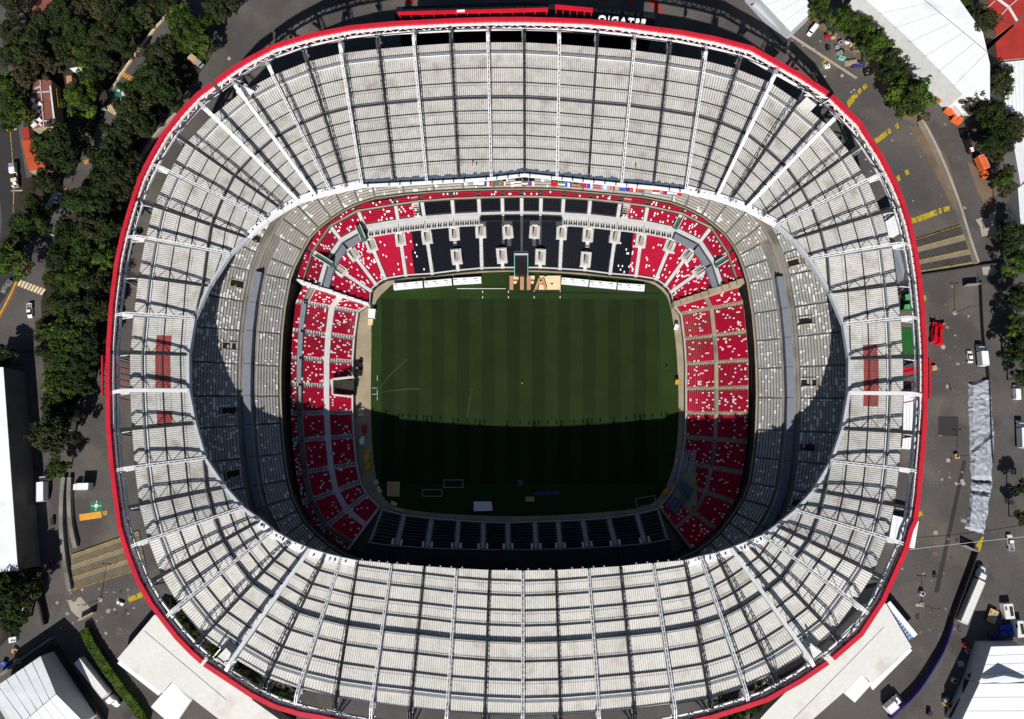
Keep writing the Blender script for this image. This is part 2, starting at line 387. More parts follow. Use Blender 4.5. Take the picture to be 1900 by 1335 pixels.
# --- rim: four lengths of flat red box, with the white lattice hanging inside it
gaps = [(392,152),(1543,172),(1546,1229),(374,1235)]
cuts = sorted(RIM.index(g) for g in gaps)
cen = Vector((0, 33, 0))
def rimseg(i, j):
    out = []
    k = i
    while True:
        out.append(k % len(RIM))
        if k % len(RIM) == j % len(RIM): return out
        k += 1
def inward(k):
    a, b = rim_w[k - 1], rim_w[(k + 1) % len(RIM)]; d = (b - a).normalized(); n = Vector((-d.y, d.x, 0))
    return n if (cen - rim_w[k]).dot(n) > 0 else -n
for s0 in range(4):
    idx = rimseg(cuts[s0], cuts[(s0 + 1) % 4]); mb = MB(); tr = MB()
    for n_, (i, j) in enumerate(zip(idx[:-1], idx[1:])):
        p, q = rim_w[i].copy(), rim_w[j].copy(); ni, nj = inward(i) * 1.28, inward(j) * 1.28
        if n_ == 0: p = p.lerp(q, .12)
        if n_ == len(idx) - 2: q = q.lerp(p, .06)
        dz = Vector((0, 0, .6))
        mb.hexa([p - dz, q - dz, q + nj - dz, p + ni - dz, p, q, q + nj, p + ni][::1] if True else [], 'rim_red')
        nb = max(1, int((p - q).length / 5))
        for k in range(nb):
            x = p.lerp(q, k / nb); mb.beam(x + Vector((0, 0, .012)), x + ni.lerp(nj, k / nb) + Vector((0, 0, .012)), .07, .03, 'red_steel')
        # lattice
        for a_, b_, o_ in ((p + ni * 1.12, q + nj * 1.12, -1.6), (p + ni * 1.2, q + nj * 1.2, -4.3)):
            tr.beam(a_ + Vector((0, 0, o_)), b_ + Vector((0, 0, o_)), .5, .8, 'white_steel')
        m_ = max(2, 2 * int((p - q).length / 4.4 + .5))
        for k in range(m_):
            t0, t1 = k / m_, (k + 1) / m_
            A = lambda t, o_: (p + ni * 1.15).lerp(q + nj * 1.15, t) + Vector((0, 0, o_))
            tr.beam(A(t0, -1.6 if k % 2 else -4.2), A(t1, -4.2 if k % 2 else -1.6), .32, .32, 'white_steel')
            tr.beam(A(t1, -1.2) + ni * .0, A(t1, -1.2) - ni * .6, .25, .25, 'red_steel')
        tr.hexa([p + ni * .86 + Vector((0, 0, -2.9)), q + nj * .86 + Vector((0, 0, -2.9)), q + nj * .92 + Vector((0, 0, -2.9)), p + ni * .92 + Vector((0, 0, -2.9)),
                 p + ni * .86 - dz * .98, q + nj * .86 - dz * .98, q + nj * .92 - dz * .98, p + ni * .92 - dz * .98], 'red_steel')
    part(mb, 'rim_band'); part(tr, 'rim_lattice')
# --- columns under the rim
for n_, r in enumerate(ribs):
    if n_ % 2: continue
    mb = MB(); o = r['out']; g = (r['edge'] - r['out']).normalized(); tn = Vector((-g.y, g.x, 0)).normalized()
    for sg in (-1, 1):
        mb.beam((o.x + tn.x * sg * .9, o.y + tn.y * sg * .9, 0), (o.x + tn.x * sg * .5, o.y + tn.y * sg * .5, 34), .5, .5, 'grey_steel', up=(0, 1, 0))
    base = Vector((o.x, o.y, 0)) + Vector((tn.x, tn.y, 0)) * 4.2
    mb.beam(base, (o.x, o.y, 30), .4, .4, 'grey_steel', up=(0, 1, 0))
    mb.beam((r['edge'].x, r['edge'].y, 12), (o.x, o.y, 33), .5, .5, 'grey_steel')
    part(mb, 'rim_column')
# --- outer gutter fascia under the sheet edge, cable ring in the gap
mb = MB(); cb = MB(); N = NR
for i in range(N):
    a, b = ribs[i], ribs[(i + 1) % N]
    for z0, z1, k0, k1 in ((-.1, -.9, .05, .5), (-.9, -2.0, .5, .35)):
        oa, ob = (a['out'] - a['edge']).normalized(), (b['out'] - b['edge']).normalized()
        A0, A1 = a['edge'] + oa * k0 + Vector((0, 0, z0)), a['edge'] + oa * k1 + Vector((0, 0, z1))
        B0, B1 = b['edge'] + ob * k0 + Vector((0, 0, z0)), b['edge'] + ob * k1 + Vector((0, 0, z1))
        mb.face([A0, A1, B1, B0], 'slate'); mb.face([B0, B1, A1, A0], 'slate')
    cb.beam(a['out'].lerp(a['edge'], .42) + Vector((0, 0, 2)), b['out'].lerp(b['edge'], .42) + Vector((0, 0, 2)), .22, .22, 'black')
part(mb, 'gutter', roof); part(cb, 'cable_ring')
# --- inner edge: grey fascia on the long sides, broad white catwalk at the corners, small floodlights north and south
def inner_run(i, j, width, h, m, name, gear=False):
    mb = MB(); idx = list(range(i, j + 1))
    for a, b in zip(idx[:-1], idx[1:]):
        ra, rb = ribs[a % N], ribs[b % N]
        da, db = (ra['edge'] - ra['inn']).normalized(), (rb['edge'] - rb['inn']).normalized()
        da.z = db.z = 0
        na = Vector((-(rb['inn'] - ra['inn']).y, (rb['inn'] - ra['inn']).x, 0)).normalized()
        if na.dot(da) < 0: na = -na
        A, B = ra['inn'] + Vector((0, 0, .35)), rb['inn'] + Vector((0, 0, .35))
        n_ = na * width
        mb.hexa([A - Vector((0, 0, 1.2)), A + n_ - Vector((0, 0, 1.2)), B + n_ - Vector((0, 0, 1.2)), B - Vector((0, 0, 1.2)),
                 A + Vector((0, 0, h)), A + n_ + Vector((0, 0, h)), B + n_ + Vector((0, 0, h)), B + Vector((0, 0, h))], m)
        if gear:
            k = max(3, int((A - B).length / 1.3))
            for q in range(k):
                c = A.lerp(B, (q + random.random() * .7) / k) + na * width * random.uniform(.3, .75)
                if random.random() < .75: mb.box(c.x, c.y, c.z + h + .02, random.uniform(.3, .9), random.uniform(.25, .5), random.uniform(.15, .5), random.choice(['grey_steel', 'black', 'white_steel', 'grey_steel']), random.random() * 3)
    return part(mb, name, roof)
inner_run(5, 11, 2.1, .6, 'white_steel', 'catwalk', True)
inner_run(23, 28, 2.0, .6, 'white_steel', 'catwalk', True)
inner_run(38, 44, 2.0, .6, 'white_steel', 'catwalk', True)
inner_run(54, 61, 2.1, .6, 'white_steel', 'catwalk', True)
inner_run(11, 23, .95, .5, 'fascia_grey', 'edge_fascia')
inner_run(44, 54, .95, .5, 'fascia_grey', 'edge_fascia')
inner_run(61, 71, .3, 1.0, 'white_steel', 'light_parapet')
mb = MB()  # added slate strip: the shadow along the north inner edge, put into its colour
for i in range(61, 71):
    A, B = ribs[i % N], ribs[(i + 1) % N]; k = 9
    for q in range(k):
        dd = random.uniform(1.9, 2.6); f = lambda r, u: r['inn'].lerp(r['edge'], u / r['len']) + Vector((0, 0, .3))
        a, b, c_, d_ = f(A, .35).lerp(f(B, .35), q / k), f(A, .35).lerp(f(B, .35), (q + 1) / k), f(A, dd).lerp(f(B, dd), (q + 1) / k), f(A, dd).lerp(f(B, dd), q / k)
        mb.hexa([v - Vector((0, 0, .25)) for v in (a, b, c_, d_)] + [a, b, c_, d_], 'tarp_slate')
part(mb, 'edge_shadow_strip', roof)
for i, j, step in ((28, 38, 2.5), (61, 71, 2.8)):
    for a in range(i, j):
        A, B = ribs[a % N]['inn'], ribs[(a + 1) % N]['inn']; k = int((A - B).length / step)
        for q in range(k):
            c = A.lerp(B, (q + .5) / k); out = (ribs[a % N]['inn'] - ribs[a % N]['edge']).normalized()
            if random.random() < .12 or len([0 for o in roof.children if o.name.startswith('floodlight')]) > 95: continue
            mb = MB(); b0 = c + out * .35 + Vector((0, 0,   .15 if a < 40 else .7))
            mb.beam(c + Vector((0, 0, .3)), b0 + Vector((0, 0, .9)), .1, .1, 'grey_steel')
            mb.box(b0.x, b0.y, b0.z + .7, .8, .5, .5, 'silver_paint' if a < 40 else 'grey_steel', math.atan2(out.y, out.x) + random.uniform(-.2, .2), .8)
            part(mb, 'floodlight', roof)
# --- small plant platforms near the four rim breaks and their stay struts
for (x, y), (cx, cy) in (((455,172),(410,140)),((1497,197),(1543,183)),((1508,1213),(1535,1222)),((420,1222),(385,1232))):
    mb = MB(); c = P(x, y, ZO + 1.5); mb.box(c.x, c.y, c.z, 4.2, 4.2, .6, 'cream_roof', .8)
    part(mb, 'plant_platform', roof)
    mb = MB(); q = P(cx, cy, 36)
    for dx, dy in ((-2, 5), (6, -1)): mb.beam(q, c + Vector((dx * .6, dy * .6, 1.5)), .35, .35, 'white_steel')
    part(mb, 'stay_strut', roof)

# ------------------------------------------------------------------ bowl: upper stand
V2 = lambda p: Vector((p.x, p.y, 0))
UPF = [(972,353),(1040,354),(1105,361),(1150,364),(1200,369),(1256,381),(1307,406),(1345,439),(1365,467),(1377,499),(1389,541),(1396,601),(1400,655),(1402,715),(1402,773),(1398,831),(1387,902),(1371,938),(1335,986),(1300,1018),(1240,1045),(1150,1062),(972,1072),(800,1064),(690,1046),(640,1028),(605,1006),(565,965),(539,910),(528,831),(523,765),(522,712),(523,660),(527.6,591),(541,518),(553,486),(583,434),(634,395),(685,372),(760,362),(830,357),(900,354)]
ZU = 6.0
upf = [P(x, y, ZU) for x, y in UPF]
ul = []
for r in ribs:
    a, b = V2(r['edge']), V2(r['inn'])
    far = b + (b - a).normalized() * 60; b0 = b; b = a
    t = None
    for i in range(len(upf)):
        c, d = V2(upf[i - 1]), V2(upf[i]); rr, s_ = far - b, d - c; den = rr.x * s_.y - rr.y * s_.x
        if abs(den) < 1e-9: continue
        tt = ((c.x - b.x) * s_.y - (c.y - b.y) * s_.x) / den; uu = ((c.x - b.x) * rr.y - (c.y - b.y) * rr.x) / den
        if 0 <= tt <= 1 and -1e-6 <= uu <= 1 + 1e-6 and (t is None or tt < t): t = tt
    f = b.lerp(far, t if t is not None else .5); b = b0
    back = a + (b - a).normalized() * 2.6
    dirv = (back - f).normalized(); ul.append(dict(f=f, b=back, len=(back - f).length, vis=(V2(P(*RIBS[len(ul)][1], ZU + 5)) - f).dot(dirv)))
def upt(i, u, d):
    """point on the upper stand: bay i, fraction u across, distance d metres up from the front"""
    A, B = ul[i % NR], ul[(i + 1) % NR]
    la, lb = A['len'], B['len']; k = d / 40.0
    p = A['f'].lerp(A['b'], min(1, d / la)).lerp(B['f'].lerp(B['b'], min(1, d / lb)), u)
    return Vector((p.x, p.y, ZU + .52 * min(d, lerp(la, lb, u))))
upper = node('upper_stand', stadium)
mb = MB(); NROW = 46; RD_U = .86
for i in range(NR):
    for r in range(NROW):
        d0, d1 = r * RD_U, (r + 1) * RD_U
        if d0 > max(ul[i]['len'], ul[(i + 1) % NR]['len']): break
        a, b, c, d = upt(i, 0, d0), upt(i, 1, d0), upt(i, 1, d1), upt(i, 0, d1)
        z = a.z; z2 = min(c.z, d.z)
        mb.face([(a.x, a.y, z), (b.x, b.y, z), (c.x, c.y, z), (d.x, d.y, z)], 'concrete')
        mb.face([(d.x, d.y, z), (c.x, c.y, z), (c.x, c.y, z2), (d.x, d.y, z2)], 'concrete')
part(mb, 'terrace_steps', upper)
mb = MB()
for i in range(NR):      # front fascia and soffit
    a, b = upt(i, 0, 0), upt(i, 1, 0)
    n = V2(ul[i]['b'] - ul[i]['f']).normalized()
    A, B = Vector((a.x, a.y, 0)), Vector((b.x, b.y, 0)); m2 = n * .25
    mb.hexa([A + Vector((0, 0, 3.4)), B + Vector((0, 0, 3.4)), B + m2 + Vector((0, 0, 3.4)), A + m2 + Vector((0, 0, 3.4)),
             A + Vector((0, 0, 6.9)), B + Vector((0, 0, 6.9)), B + m2 + Vector((0, 0, 6.9)), A + m2 + Vector((0, 0, 6.9))], 'dark_concrete')
    mb.beam(A + Vector((0, 0, 6.95)), B + Vector((0, 0, 6.95)), .4, .1, 'beige_concrete')
part(mb, 'front_parapet', upper)
mb = MB()
for i in range(NR):
    A0, B0 = upt(i, 0, .15), upt(i, 1, .15)
    mb.face([(A0.x, A0.y, 3.5), (B0.x, B0.y, 3.5), (B0.x, B0.y, -10), (A0.x, A0.y, -10)], 'dark_concrete')
    for z in (.2, 1.9): mb.beam((A0.x, A0.y, z), (B0.x, B0.y, z), .5, .25, 'black')
part(mb, 'back_wall', upper)
mb = MB()
for i in range(NR):      # outer wall of the bowl below the roof, with darker openings
    A, B = ul[i]['b'], ul[(i + 1) % NR]['b']
    n = V2(ul[i]['b'] - ul[i]['f']).normalized()
    for z0, z1, o in ((0, 7, 0), (7, 8.2, .8), (8.2, 15, 0), (15, 16.2, .8), (16.2, 23, 0), (23, 24.2, .8), (24.2, 30, 0)):
        nn = n * o
        mb.hexa([(A.x, A.y, z0), (A.x + nn.x + n.x * .4, A.y + nn.y + n.y * .4, z0), (B.x + nn.x + n.x * .4, B.y + nn.y + n.y * .4, z0), (B.x, B.y, z0),
                 (A.x, A.y, z1), (A.x + nn.x + n.x * .4, A.y + nn.y + n.y * .4, z1), (B.x + nn.x + n.x * .4, B.y + nn.y + n.y * .4, z1), (B.x, B.y, z1)], 'concrete' if o else 'dark_concrete')
part(mb, 'outer_wall')

def bar(mb, pa, pb, off0, off1, h0, h1, m, fwd):
    """a seat or a run of seats along a row: fwd points to the pitch"""
    a, b = pa, pb
    mb.hexa([a + fwd * -off0 + Vector((0, 0, h0)), b + fwd * -off0 + Vector((0, 0, h0)), b + fwd * -off1 + Vector((0, 0, h0)), a + fwd * -off1 + Vector((0, 0, h0)),
             a + fwd * -off0 + Vector((0, 0, h1)), b + fwd * -off0 + Vector((0, 0, h1)), b + fwd * -off1 + Vector((0, 0, h1 + .3)), a + fwd * -off1 + Vector((0, 0, h1 + .3))], m, bottom=False)
rs = random.Random(5)
D_WALK = (8.3, 12.4)
def grey_block(i, d0, d1, pw, m):
    A, B = ul[i % NR], ul[(i + 1) % NR]; mb = MB()
    w0 = (A['f'] - B['f']).length
    for r in range(int(d0 / RD_U) + 1, int(d1 / RD_U)):
        d = r * RD_U
        if d > max(A['vis'], B['vis']) + 5 or d > min(A['len'], B['len']) - 1: break
        p, q = upt(i, 0, d + .1), upt(i, 1, d + .1); ln = V2(q - p).length
        if ln < 2.5: continue
        z = ZU + .52 * r * RD_U; p.z = q.z = z; t = (q - p).normalized(); f = -V2(A['b'] - A['f']).normalized()
        x = .3
        vom = d0 > 9 and i % 2 == 0 and d < 17.5
        while x < ln - .4:
            if vom and abs(x - ln / 2) < 1.5: x += .5; continue
            if rs.random() < pw * 8: w, mm, h = .58, 'white_seat', .6
            else: w, mm, h = rs.choice([1.0, 2.0, 3.0, 4.0]), m, .42
            w = min(w, ln - .35 - x)
            if vom and x < ln / 2 - 1.5 < x + w: w = max(.2, ln / 2 - 1.5 - x)
            if w > .2: bar(mb, p + t * x, p + t * (x + w - .05), .05, .6, .05, h, mm, f)
            x += w
    return part(mb, 'grey_seat_block', upper) if mb.f else None
for i in range(NR):
    if 26 <= i <= 39: continue
    side = 11 <= i <= 24 or 43 <= i <= 54
    grey_block(i, 0, D_WALK[0] if side else 10.6, .03, 'tan_seat' if not side else 'grey_seat')
    if ul[i]['vis'] > 4 or ul[(i + 1) % NR]['vis'] > 4: grey_block(i, D_WALK[1], 46, .06, 'grey_seat')
    if ul[i]['vis'] > 7:
        mb = MB()
        a, b, c, d = upt(i, 0, D_WALK[0] + 2.5), upt(i, 1, D_WALK[0] + 2.5), upt(i, 1, D_WALK[1]), upt(i, 0, D_WALK[1])
        z = ZU + .52 * D_WALK[1] - .9
        mb.prism([a, b, c, d], z - .8, z, 'beige_concrete'); part(mb, 'concourse_walk', upper)
        if side and 13 <= i <= 21 or 45 <= i <= 52:
            mb = MB(); a, b, c, d = upt(i, .01, D_WALK[0] + .2), upt(i, .99, D_WALK[0] + .2), upt(i, .99, D_WALK[0] + 2.6), upt(i, .01, D_WALK[0] + 2.6)
            mb.prism([a, b, c, d], z - .8, z + 1.1, 'slate'); part(mb, 'slate_canopy', upper)
        if i % 2 == 0 and ul[i]['vis'] > 14:
            mb = MB(); p0, p1 = upt(i, .5, 13.4), upt(i, .5, 17.4); f = V2(p1 - p0).normalized(); s_ = Vector((-f.y, f.x, 0)) * 1.35
            q = [V2(p0) - s_, V2(p0) + s_, V2(p1) + s_, V2(p1) - s_]; z0 = p0.z - .3
            mb.face([(v.x, v.y, p1.z + .05) for v in q][::-1] if False else [(q[0].x, q[0].y, p0.z + .3), (q[1].x, q[1].y, p0.z + .3), (q[2].x, q[2].y, p1.z + .02), (q[3].x, q[3].y, p1.z + .02)], 'black')
            for a_, b_ in ((0, 3), (1, 2), (3, 2)):
                mb.beam((q[a_].x, q[a_].y, (p0.z if a_ < 2 else p1.z) + .45), (q[b_].x, q[b_].y, p1.z + .35), .3, .5, 'beige_concrete')
            part(mb, 'vomitory', upper)

# ------------------------------------------------------------------ bowl: lower stands
def make_lines(prs, zf, zb):
    return [(V2(P(*f, zf)), V2(P(*b, zb))) for f, b in prs]
NL = [((687,563),(553,519)),((689,539),(571,463)),((698,529),(606,412)),((715,518),(660,382)),((753,512),(733,370)),((802,509),(781,363)),((850,503),(838,359)),((894,499),(888,357)),((935,498),(932,355.5)),((968,498),(968,355)),((1001,498),(1004,355.5)),((1039,500),(1046,357)),((1084,503),(1096,360)),((1132,509),(1152,366)),((1180,513),(1203,373)),((1217,519),(1268,387)),((1234,531),(1326,415)),((1244,543),(1358,464)),((1249,565),(1378,521))]
LL = [((684,567),(551,522)),((666,579),(536,558)),((659,628),(530,612)),((656,673),(527,663)),((656,718),(526,714)),((656,765),(527,768)),((658,809),(530,819)),((663,861),(537,880)),((670,894),(549,938)),((682,917),(582,996)),((706,942),(640,1030))]
RL = [((1249,568),(1379,523)),((1262,584),(1393,560)),((1268,631),(1398,615)),((1271,677),(1402,669)),((1271,723),(1402,720)),((1271,768),(1402,768)),((1270,811),(1399,821)),((1264,857),(1391,880)),((1255,893),(1378,938)),((1241,918),(1346,994)),((1222,942),(1290,1030))]
SL = [((708,944),(684,1006)),((750,955),(736,1012)),((801,961),(793,1016)),((851,965),(847,1018)),((897,968),(896,1019)),((942,969),(943,1019)),((992.6,967),(995,1019)),((1035,966),(1040,1018)),((1081,964),(1090,1016)),((1129,960),(1142,1013)),((1181,953),(1197,1008)),((1222,943),(1240,1000))]
def zN(t): return lerp(-6.5, 0, t / .6) if t < .6 else (0.8 if t < .74 else lerp(1.0, 3.6, (t - .74) / .17) if t < .91 else lerp(4.2, 5.0, (t - .91) / .09))
def zSide(t): return lerp(-7.6, -.6, t)
def zS(t): return lerp(-7.6, -2.2, t)
def lpt(lines, x, t, zf):
    """x: line index as a real number, t: 0 front .. 1 back"""
    i = min(int(x), len(lines) - 2); u = x - i
    (f0, b0), (f1, b1) = lines[i], lines[i + 1]
    p = f0.lerp(b0, t).lerp(f1.lerp(b1, t), u); return Vector((p.x, p.y, zf(t)))
def steps(lines, zf, rows, m, name, parent, wallm):
    mb = MB()
    for i in range(len(lines) - 1):
        for q in range(2):
            u0, u1 = i + q * .5, i + q * .5 + .5
            for r in range(rows):
                t0, t1 = r / rows, (r + 1) / rows
                a, b, c, d = lpt(lines, u0, t0, zf), lpt(lines, u1, t0, zf), lpt(lines, u1, t1, zf), lpt(lines, u0, t1, zf)
                z, z2 = zf(t0 + 1e-6), zf(min(1, t1 + 1e-6))
                mb.face([(a.x, a.y, z), (b.x, b.y, z), (c.x, c.y, z), (d.x, d.y, z)], m)
                mb.face([(d.x, d.y, z), (c.x, c.y, z), (c.x, c.y, z2), (d.x, d.y, z2)], m)
            a, b = lpt(lines, u0, 0, zf), lpt(lines, u1, 0, zf)
            mb.face([(a.x, a.y, -9.6), (b.x, b.y, -9.6), (b.x, b.y, a.z), (a.x, a.y, a.z)], wallm)
            f = (V2(lines[i][1]) - V2(lines[i][0])).normalized() * .3
            mb.hexa([(a.x, a.y, a.z - .1), (b.x, b.y, a.z - .1), (b.x + f.x, b.y + f.y, a.z - .1), (a.x + f.x, a.y + f.y, a.z - .1),
                     (a.x, a.y, a.z + .8), (b.x, b.y, a.z + .8), (b.x + f.x, b.y + f.y, a.z + .8), (a.x + f.x, a.y + f.y, a.z + .8)], 'stair_grey')
    for e in (0, len(lines) - 1):    # end walls
        for r in range(rows):
            t0, t1 = r / rows, (r + 1) / rows; a, b = lpt(lines, e, t0, zf), lpt(lines, e, t1, zf)
            mb.face([(a.x, a.y, -9.6), (b.x, b.y, -9.6), (b.x, b.y, zf(t0 + 1e-6)), (a.x, a.y, zf(t0 + 1e-6))], 'grey_concrete')
    return part(mb, name, parent)
HOLES = []      # oriented boxes in which no seat stands: centre, unit axis along the aisle, half width, half length
def in_hole(p):
    for c, ax, hw, hl in HOLES:
        d = V2(p) - c
        if abs(d.dot(ax)) < hl and abs(d.x * -ax.y + d.y * ax.x) < hw: return True
    return False
def seat_block(lines, zf, x0, x1, t0, t1, rows, colour, pw, name, parent, m0=.7, m1=.7, pitch=.5, gap=.05, deep=.5):
    mb = MB()
    for r in range(rows):
        t = lerp(t0, t1, (r + .3) / rows); xs = [x0 + (x1 - x0) * k / 6 for k in range(7)]
        pts = [lpt(lines, x, t, zf) for x in xs]; cum = [0]
        for a, b in zip(pts[:-1], pts[1:]): cum.append(cum[-1] + V2(b - a).length)
        ln = cum[-1]; k = int((ln - m0 - m1) / pitch)
        if k < 1: continue
        s = m0 + ((ln - m0 - m1) - k * pitch) / 2; seg = 0
        run = rs.random() < .8
        i0 = min(int((x0 + x1) / 2), len(lines) - 2)
        fwd = (lines[i0][0] + lines[i0 + 1][0] - lines[i0][1] - lines[i0 + 1][1]); fwd = V2(fwd).normalized()
        for j in range(k):
            a0, a1 = s + j * pitch, s + (j + 1) * pitch - gap
            while seg < 5 and cum[seg + 1] < (a0 + a1) / 2: seg += 1
            base, dirv = pts[seg], (pts[seg + 1] - pts[seg]); dl = V2(dirv).length; dirv = dirv / dl
            p = base + dirv * (a0 - cum[seg]); q = base + dirv * (a1 - cum[seg])
            if HOLES and in_hole((p + q) / 2): continue
            p.z = q.z = zf(t)
            m = colour(x0 + (x1 - x0) * (j + .5) / k, t) if callable(colour) else colour
            if rs.random() < pw: m = 'white_seat'
            bar(mb, p, q, .0, deep, .05, .42, m, fwd)
    return part(mb, name, parent) if mb.f else None

# north stand
nl = make_lines(NL, -6.5, 4.6); north = node('north_stand', stadium)
steps(nl, zN, 34, 'tread_dark', 'terrace_steps', north, 'black')
def hole(px, py, qx, qy, z, hw, hl):
    c, q = P(px, py, z), P(qx, qy, z); ax = V2(q - c).normalized(); HOLES.append((V2(c), ax, hw, hl)); return V2(c), ax
VOM = [((689,455),(715,518)),((655,472),(698,529)),((630,502),(689,541)),((743,444),(753,512)),((792,440),(802,509)),((847,476),(850,503)),((843,434),(846,476)),((892,429),(894,499)),((931,474),(933,498)),((942,430),(946,466)),((992,430),(990,466)),((1003,476),(1002,498)),((1042,432),(1039,500)),((1087,481),(1085,503)),((1091,436),(1088,480)),((1141,439),(1132,509)),((1189,447),(1180,513)),((1243,456),(1217,519)),((1276,474),(1234,531)),((1299,504),(1244,543))]
for (vx, vy), (ax_, ay_) in VOM:
    zz = zN(.36) if vy > 465 and 800 < vx < 1130 else zN(.5)
    c, ax = hole(vx, vy, ax_, ay_, zz, 2.1, 2.9)
    q = V2(P(ax_, ay_, -6.0)); mid = (c + q) / 2
    HOLES.append((mid, ax, .75, (q - c).length / 2))
    mb = MB(); s_ = Vector((-ax.y, ax.x, 0)); up = Vector((0, 0, 1))
    k = max(4, int((q - c).length / .8)); zq = -6.3
    for j in range(k):
        u0, u1 = j / k, (j + 1) / k; a0, a1 = c.lerp(q, u0), c.lerp(q, u1); z_ = lerp(zz, zq, u0) + .3
        mb.prism([a0 - s_ * .62, a0 + s_ * .62, a1 + s_ * .62, a1 - s_ * .62], z_ - 1.4, z_, 'stair_grey')
    part(mb, 'aisle_step', north); mb = MB()
    tl = c - ax * 2.6
    base = c + up * (zz - 1.2)
    mb.prism([c - ax * 2.7 - s_ * 1.95, c - ax * 2.7 + s_ * 1.95, c + ax * 2.5 + s_ * 1.95, c + ax * 2.5 - s_ * 1.95], zz - 2.5, zz + .45, 'stair_grey')
    for a, b in ((-1, -1), (1, 1)):
        mb.beam(c + s_ * a * .95 - ax * 2.0 + up * (zz + .65), c + s_ * a * .95 + ax * 1.9 + up * (zz + .65), .22, .45, 'stair_grey')
    mb.beam(c + s_ * -1.1 - ax * 2.0 + up * (zz + 1.0), c + s_ * 1.1 - ax * 2.0 + up * (zz + .8), .3, .7, 'cream_roof')
    mb.beam(c + s_ * -1.0 - ax * 2.4 + up * (zz + 1.0), c + s_ * 1.0 - ax * 2.4 + up * (zz + 1.0), .5, .3, 'slate')
    mb.prism([c - ax * 1.85 - s_ * .84, c - ax * 1.85 + s_ * .84, c + ax * 1.9 + s_ * .84, c + ax * 1.9 - s_ * .84], zz + .44, zz + .47, 'pale_concrete')
    mb.prism([c - ax * 1.85 - s_ * .84, c - ax * 1.85 - s_ * .1, c + ax * 1.0 - s_ * .5, c + ax * 1.3 - s_ * .84], zz + .46, zz + .49, 'dark_concrete')
    part(mb, 'vomitory', north)
c, ax = hole(967, 492, 967, 500, -6.2, 2.7, 4.2)
mb = MB(); g = P(967, 492, -5.6); mb.box(g.x, g.y, -9.5, 4.9, 7.4, 4.6, 'black'); g2 = P(967, 474, -4)
for sx in (-1, 1): mb.box(g.x + sx * 2.5, g.y, -9.5, .3, 7.6, 5.4, 'teal_paint')
mb.box(g.x, g.y + 3.8, -9.5, 5.3, .4, 5.8, 'fascia_grey'); part(mb, 'tunnel_mouth', north)
def ncol(x, t):
    lim0, lim1 = 4.32 + (.1 if t > .3 else 0), 13.62 + .12 * (1 - t)
    return 'black_seat' if lim0 < x < lim1 else 'red_seat'
for i in range(18):
    mid = 7 <= i <= 10
    corner = i in (0, 1, 2, 15, 16, 17)
    blk = 'black_seat_block' if 5 <= i <= 12 else 'red_seat_block'
    seat_block(nl, zN, i, i + 1, .02, .69 if mid else .565, 24 if mid else 22 if not corner else 20, ncol, .0 if 5 <= i <= 12 else (.04 if not corner else .12), blk, north, .3 if 0 < i else .7, .3 if i < 17 else .7, deep=.66)
    def ncol2(x, t): return 'black_seat' if 4.75 < x < 13.25 else 'red_seat'
    seat_block(nl, zN, i, i + 1, .755, .9, 5, ncol2, .0 if 5 <= i <= 12 else .12, blk, north, .75, .75)
    seat_block(nl, zN, i, i + 1, .935, .995, 3 if corner else 2, 'red_seat', .08, 'red_seat_block', north, .6, .6)
    # walkway, parapet line and suites
    mb = MB()
    w = lambda x, t, z: Vector((*lpt(nl, x, t, zN).xy, z))
    mb.prism([w(i, .692, 0), w(i + 1, .692, 0), w(i + 1, .75, 0), w(i, .75, 0)], .2, 1.2, 'stair_grey'); part(mb, 'walkway', north)
    mb = MB(); mb.beam(w(i, .92, 4.6), w(i + 1, .92, 4.6), .22, 1.2, 'beige_concrete'); part(mb, 'parapet', north)
    if not mid:
        mb = MB(); e0, e1 = (.05, .95)
        if corner:
            mb.prism([w(i + e0, .57, 0), w(i + e1, .57, 0), w(i + e1, .655, 0), w(i + e0, .655, 0)], -1, 1.5, 'slate'); part(mb, 'suite_roof', north)
        else:
            mb.prism([w(i + .01, .565, 0), w(i + .99, .565, 0), w(i + .99, .69, 0), w(i + .01, .69, 0)], -1, .98, 'stair_grey')
            part(mb, 'suite_floor', north)
            for j in range(5):
                mb = MB(); c_ = w(i + .12 + .76 * j / 4, .592, .76)
                for e in (-.45, .45): mb.box(c_.x + e, c_.y, .985, .5, 1.1, .9, 'black', 0, .6)
                mb.box(c_.x, c_.y, 1.1, 1.1, .2, .1, 'black'); part(mb, 'suite_chairs', north)
for x in range(1, 18):
    mb = MB(); n = 8
    for k in range(n):
        t0, t1 = .745 + .175 * k / n, .745 + .175 * (k + 1) / n; e = .62 / max(1, V2(lpt(nl, x + .5, .8, zN) - lpt(nl, x - .5, .8, zN)).length)
        mb.prism([lpt(nl, x - e, t0, zN), lpt(nl, x + e, t0, zN), lpt(nl, x + e, t1, zN), lpt(nl, x - e, t1, zN)], 0, zN(t0) + .35, 'stair_grey')
    part(mb, 'gangway_step', north)
# gangway stairs beside the second band
for x in (4.75, 13.25):
    mb = MB(); a = lpt(nl, x - .13, .74, zN); b = lpt(nl, x + .13, .74, zN); c_ = lpt(nl, x + .13, .99, zN); d_ = lpt(nl, x - .13, .99, zN)
    n = 12
    for k in range(n):
        mb.prism([a.lerp(d_, k / n), b.lerp(c_, k / n), b.lerp(c_, (k + 1) / n), a.lerp(d_, (k + 1) / n)], 0, 1.3 + k * .36, 'stair_grey')
    part(mb, 'gangway_stair', north)
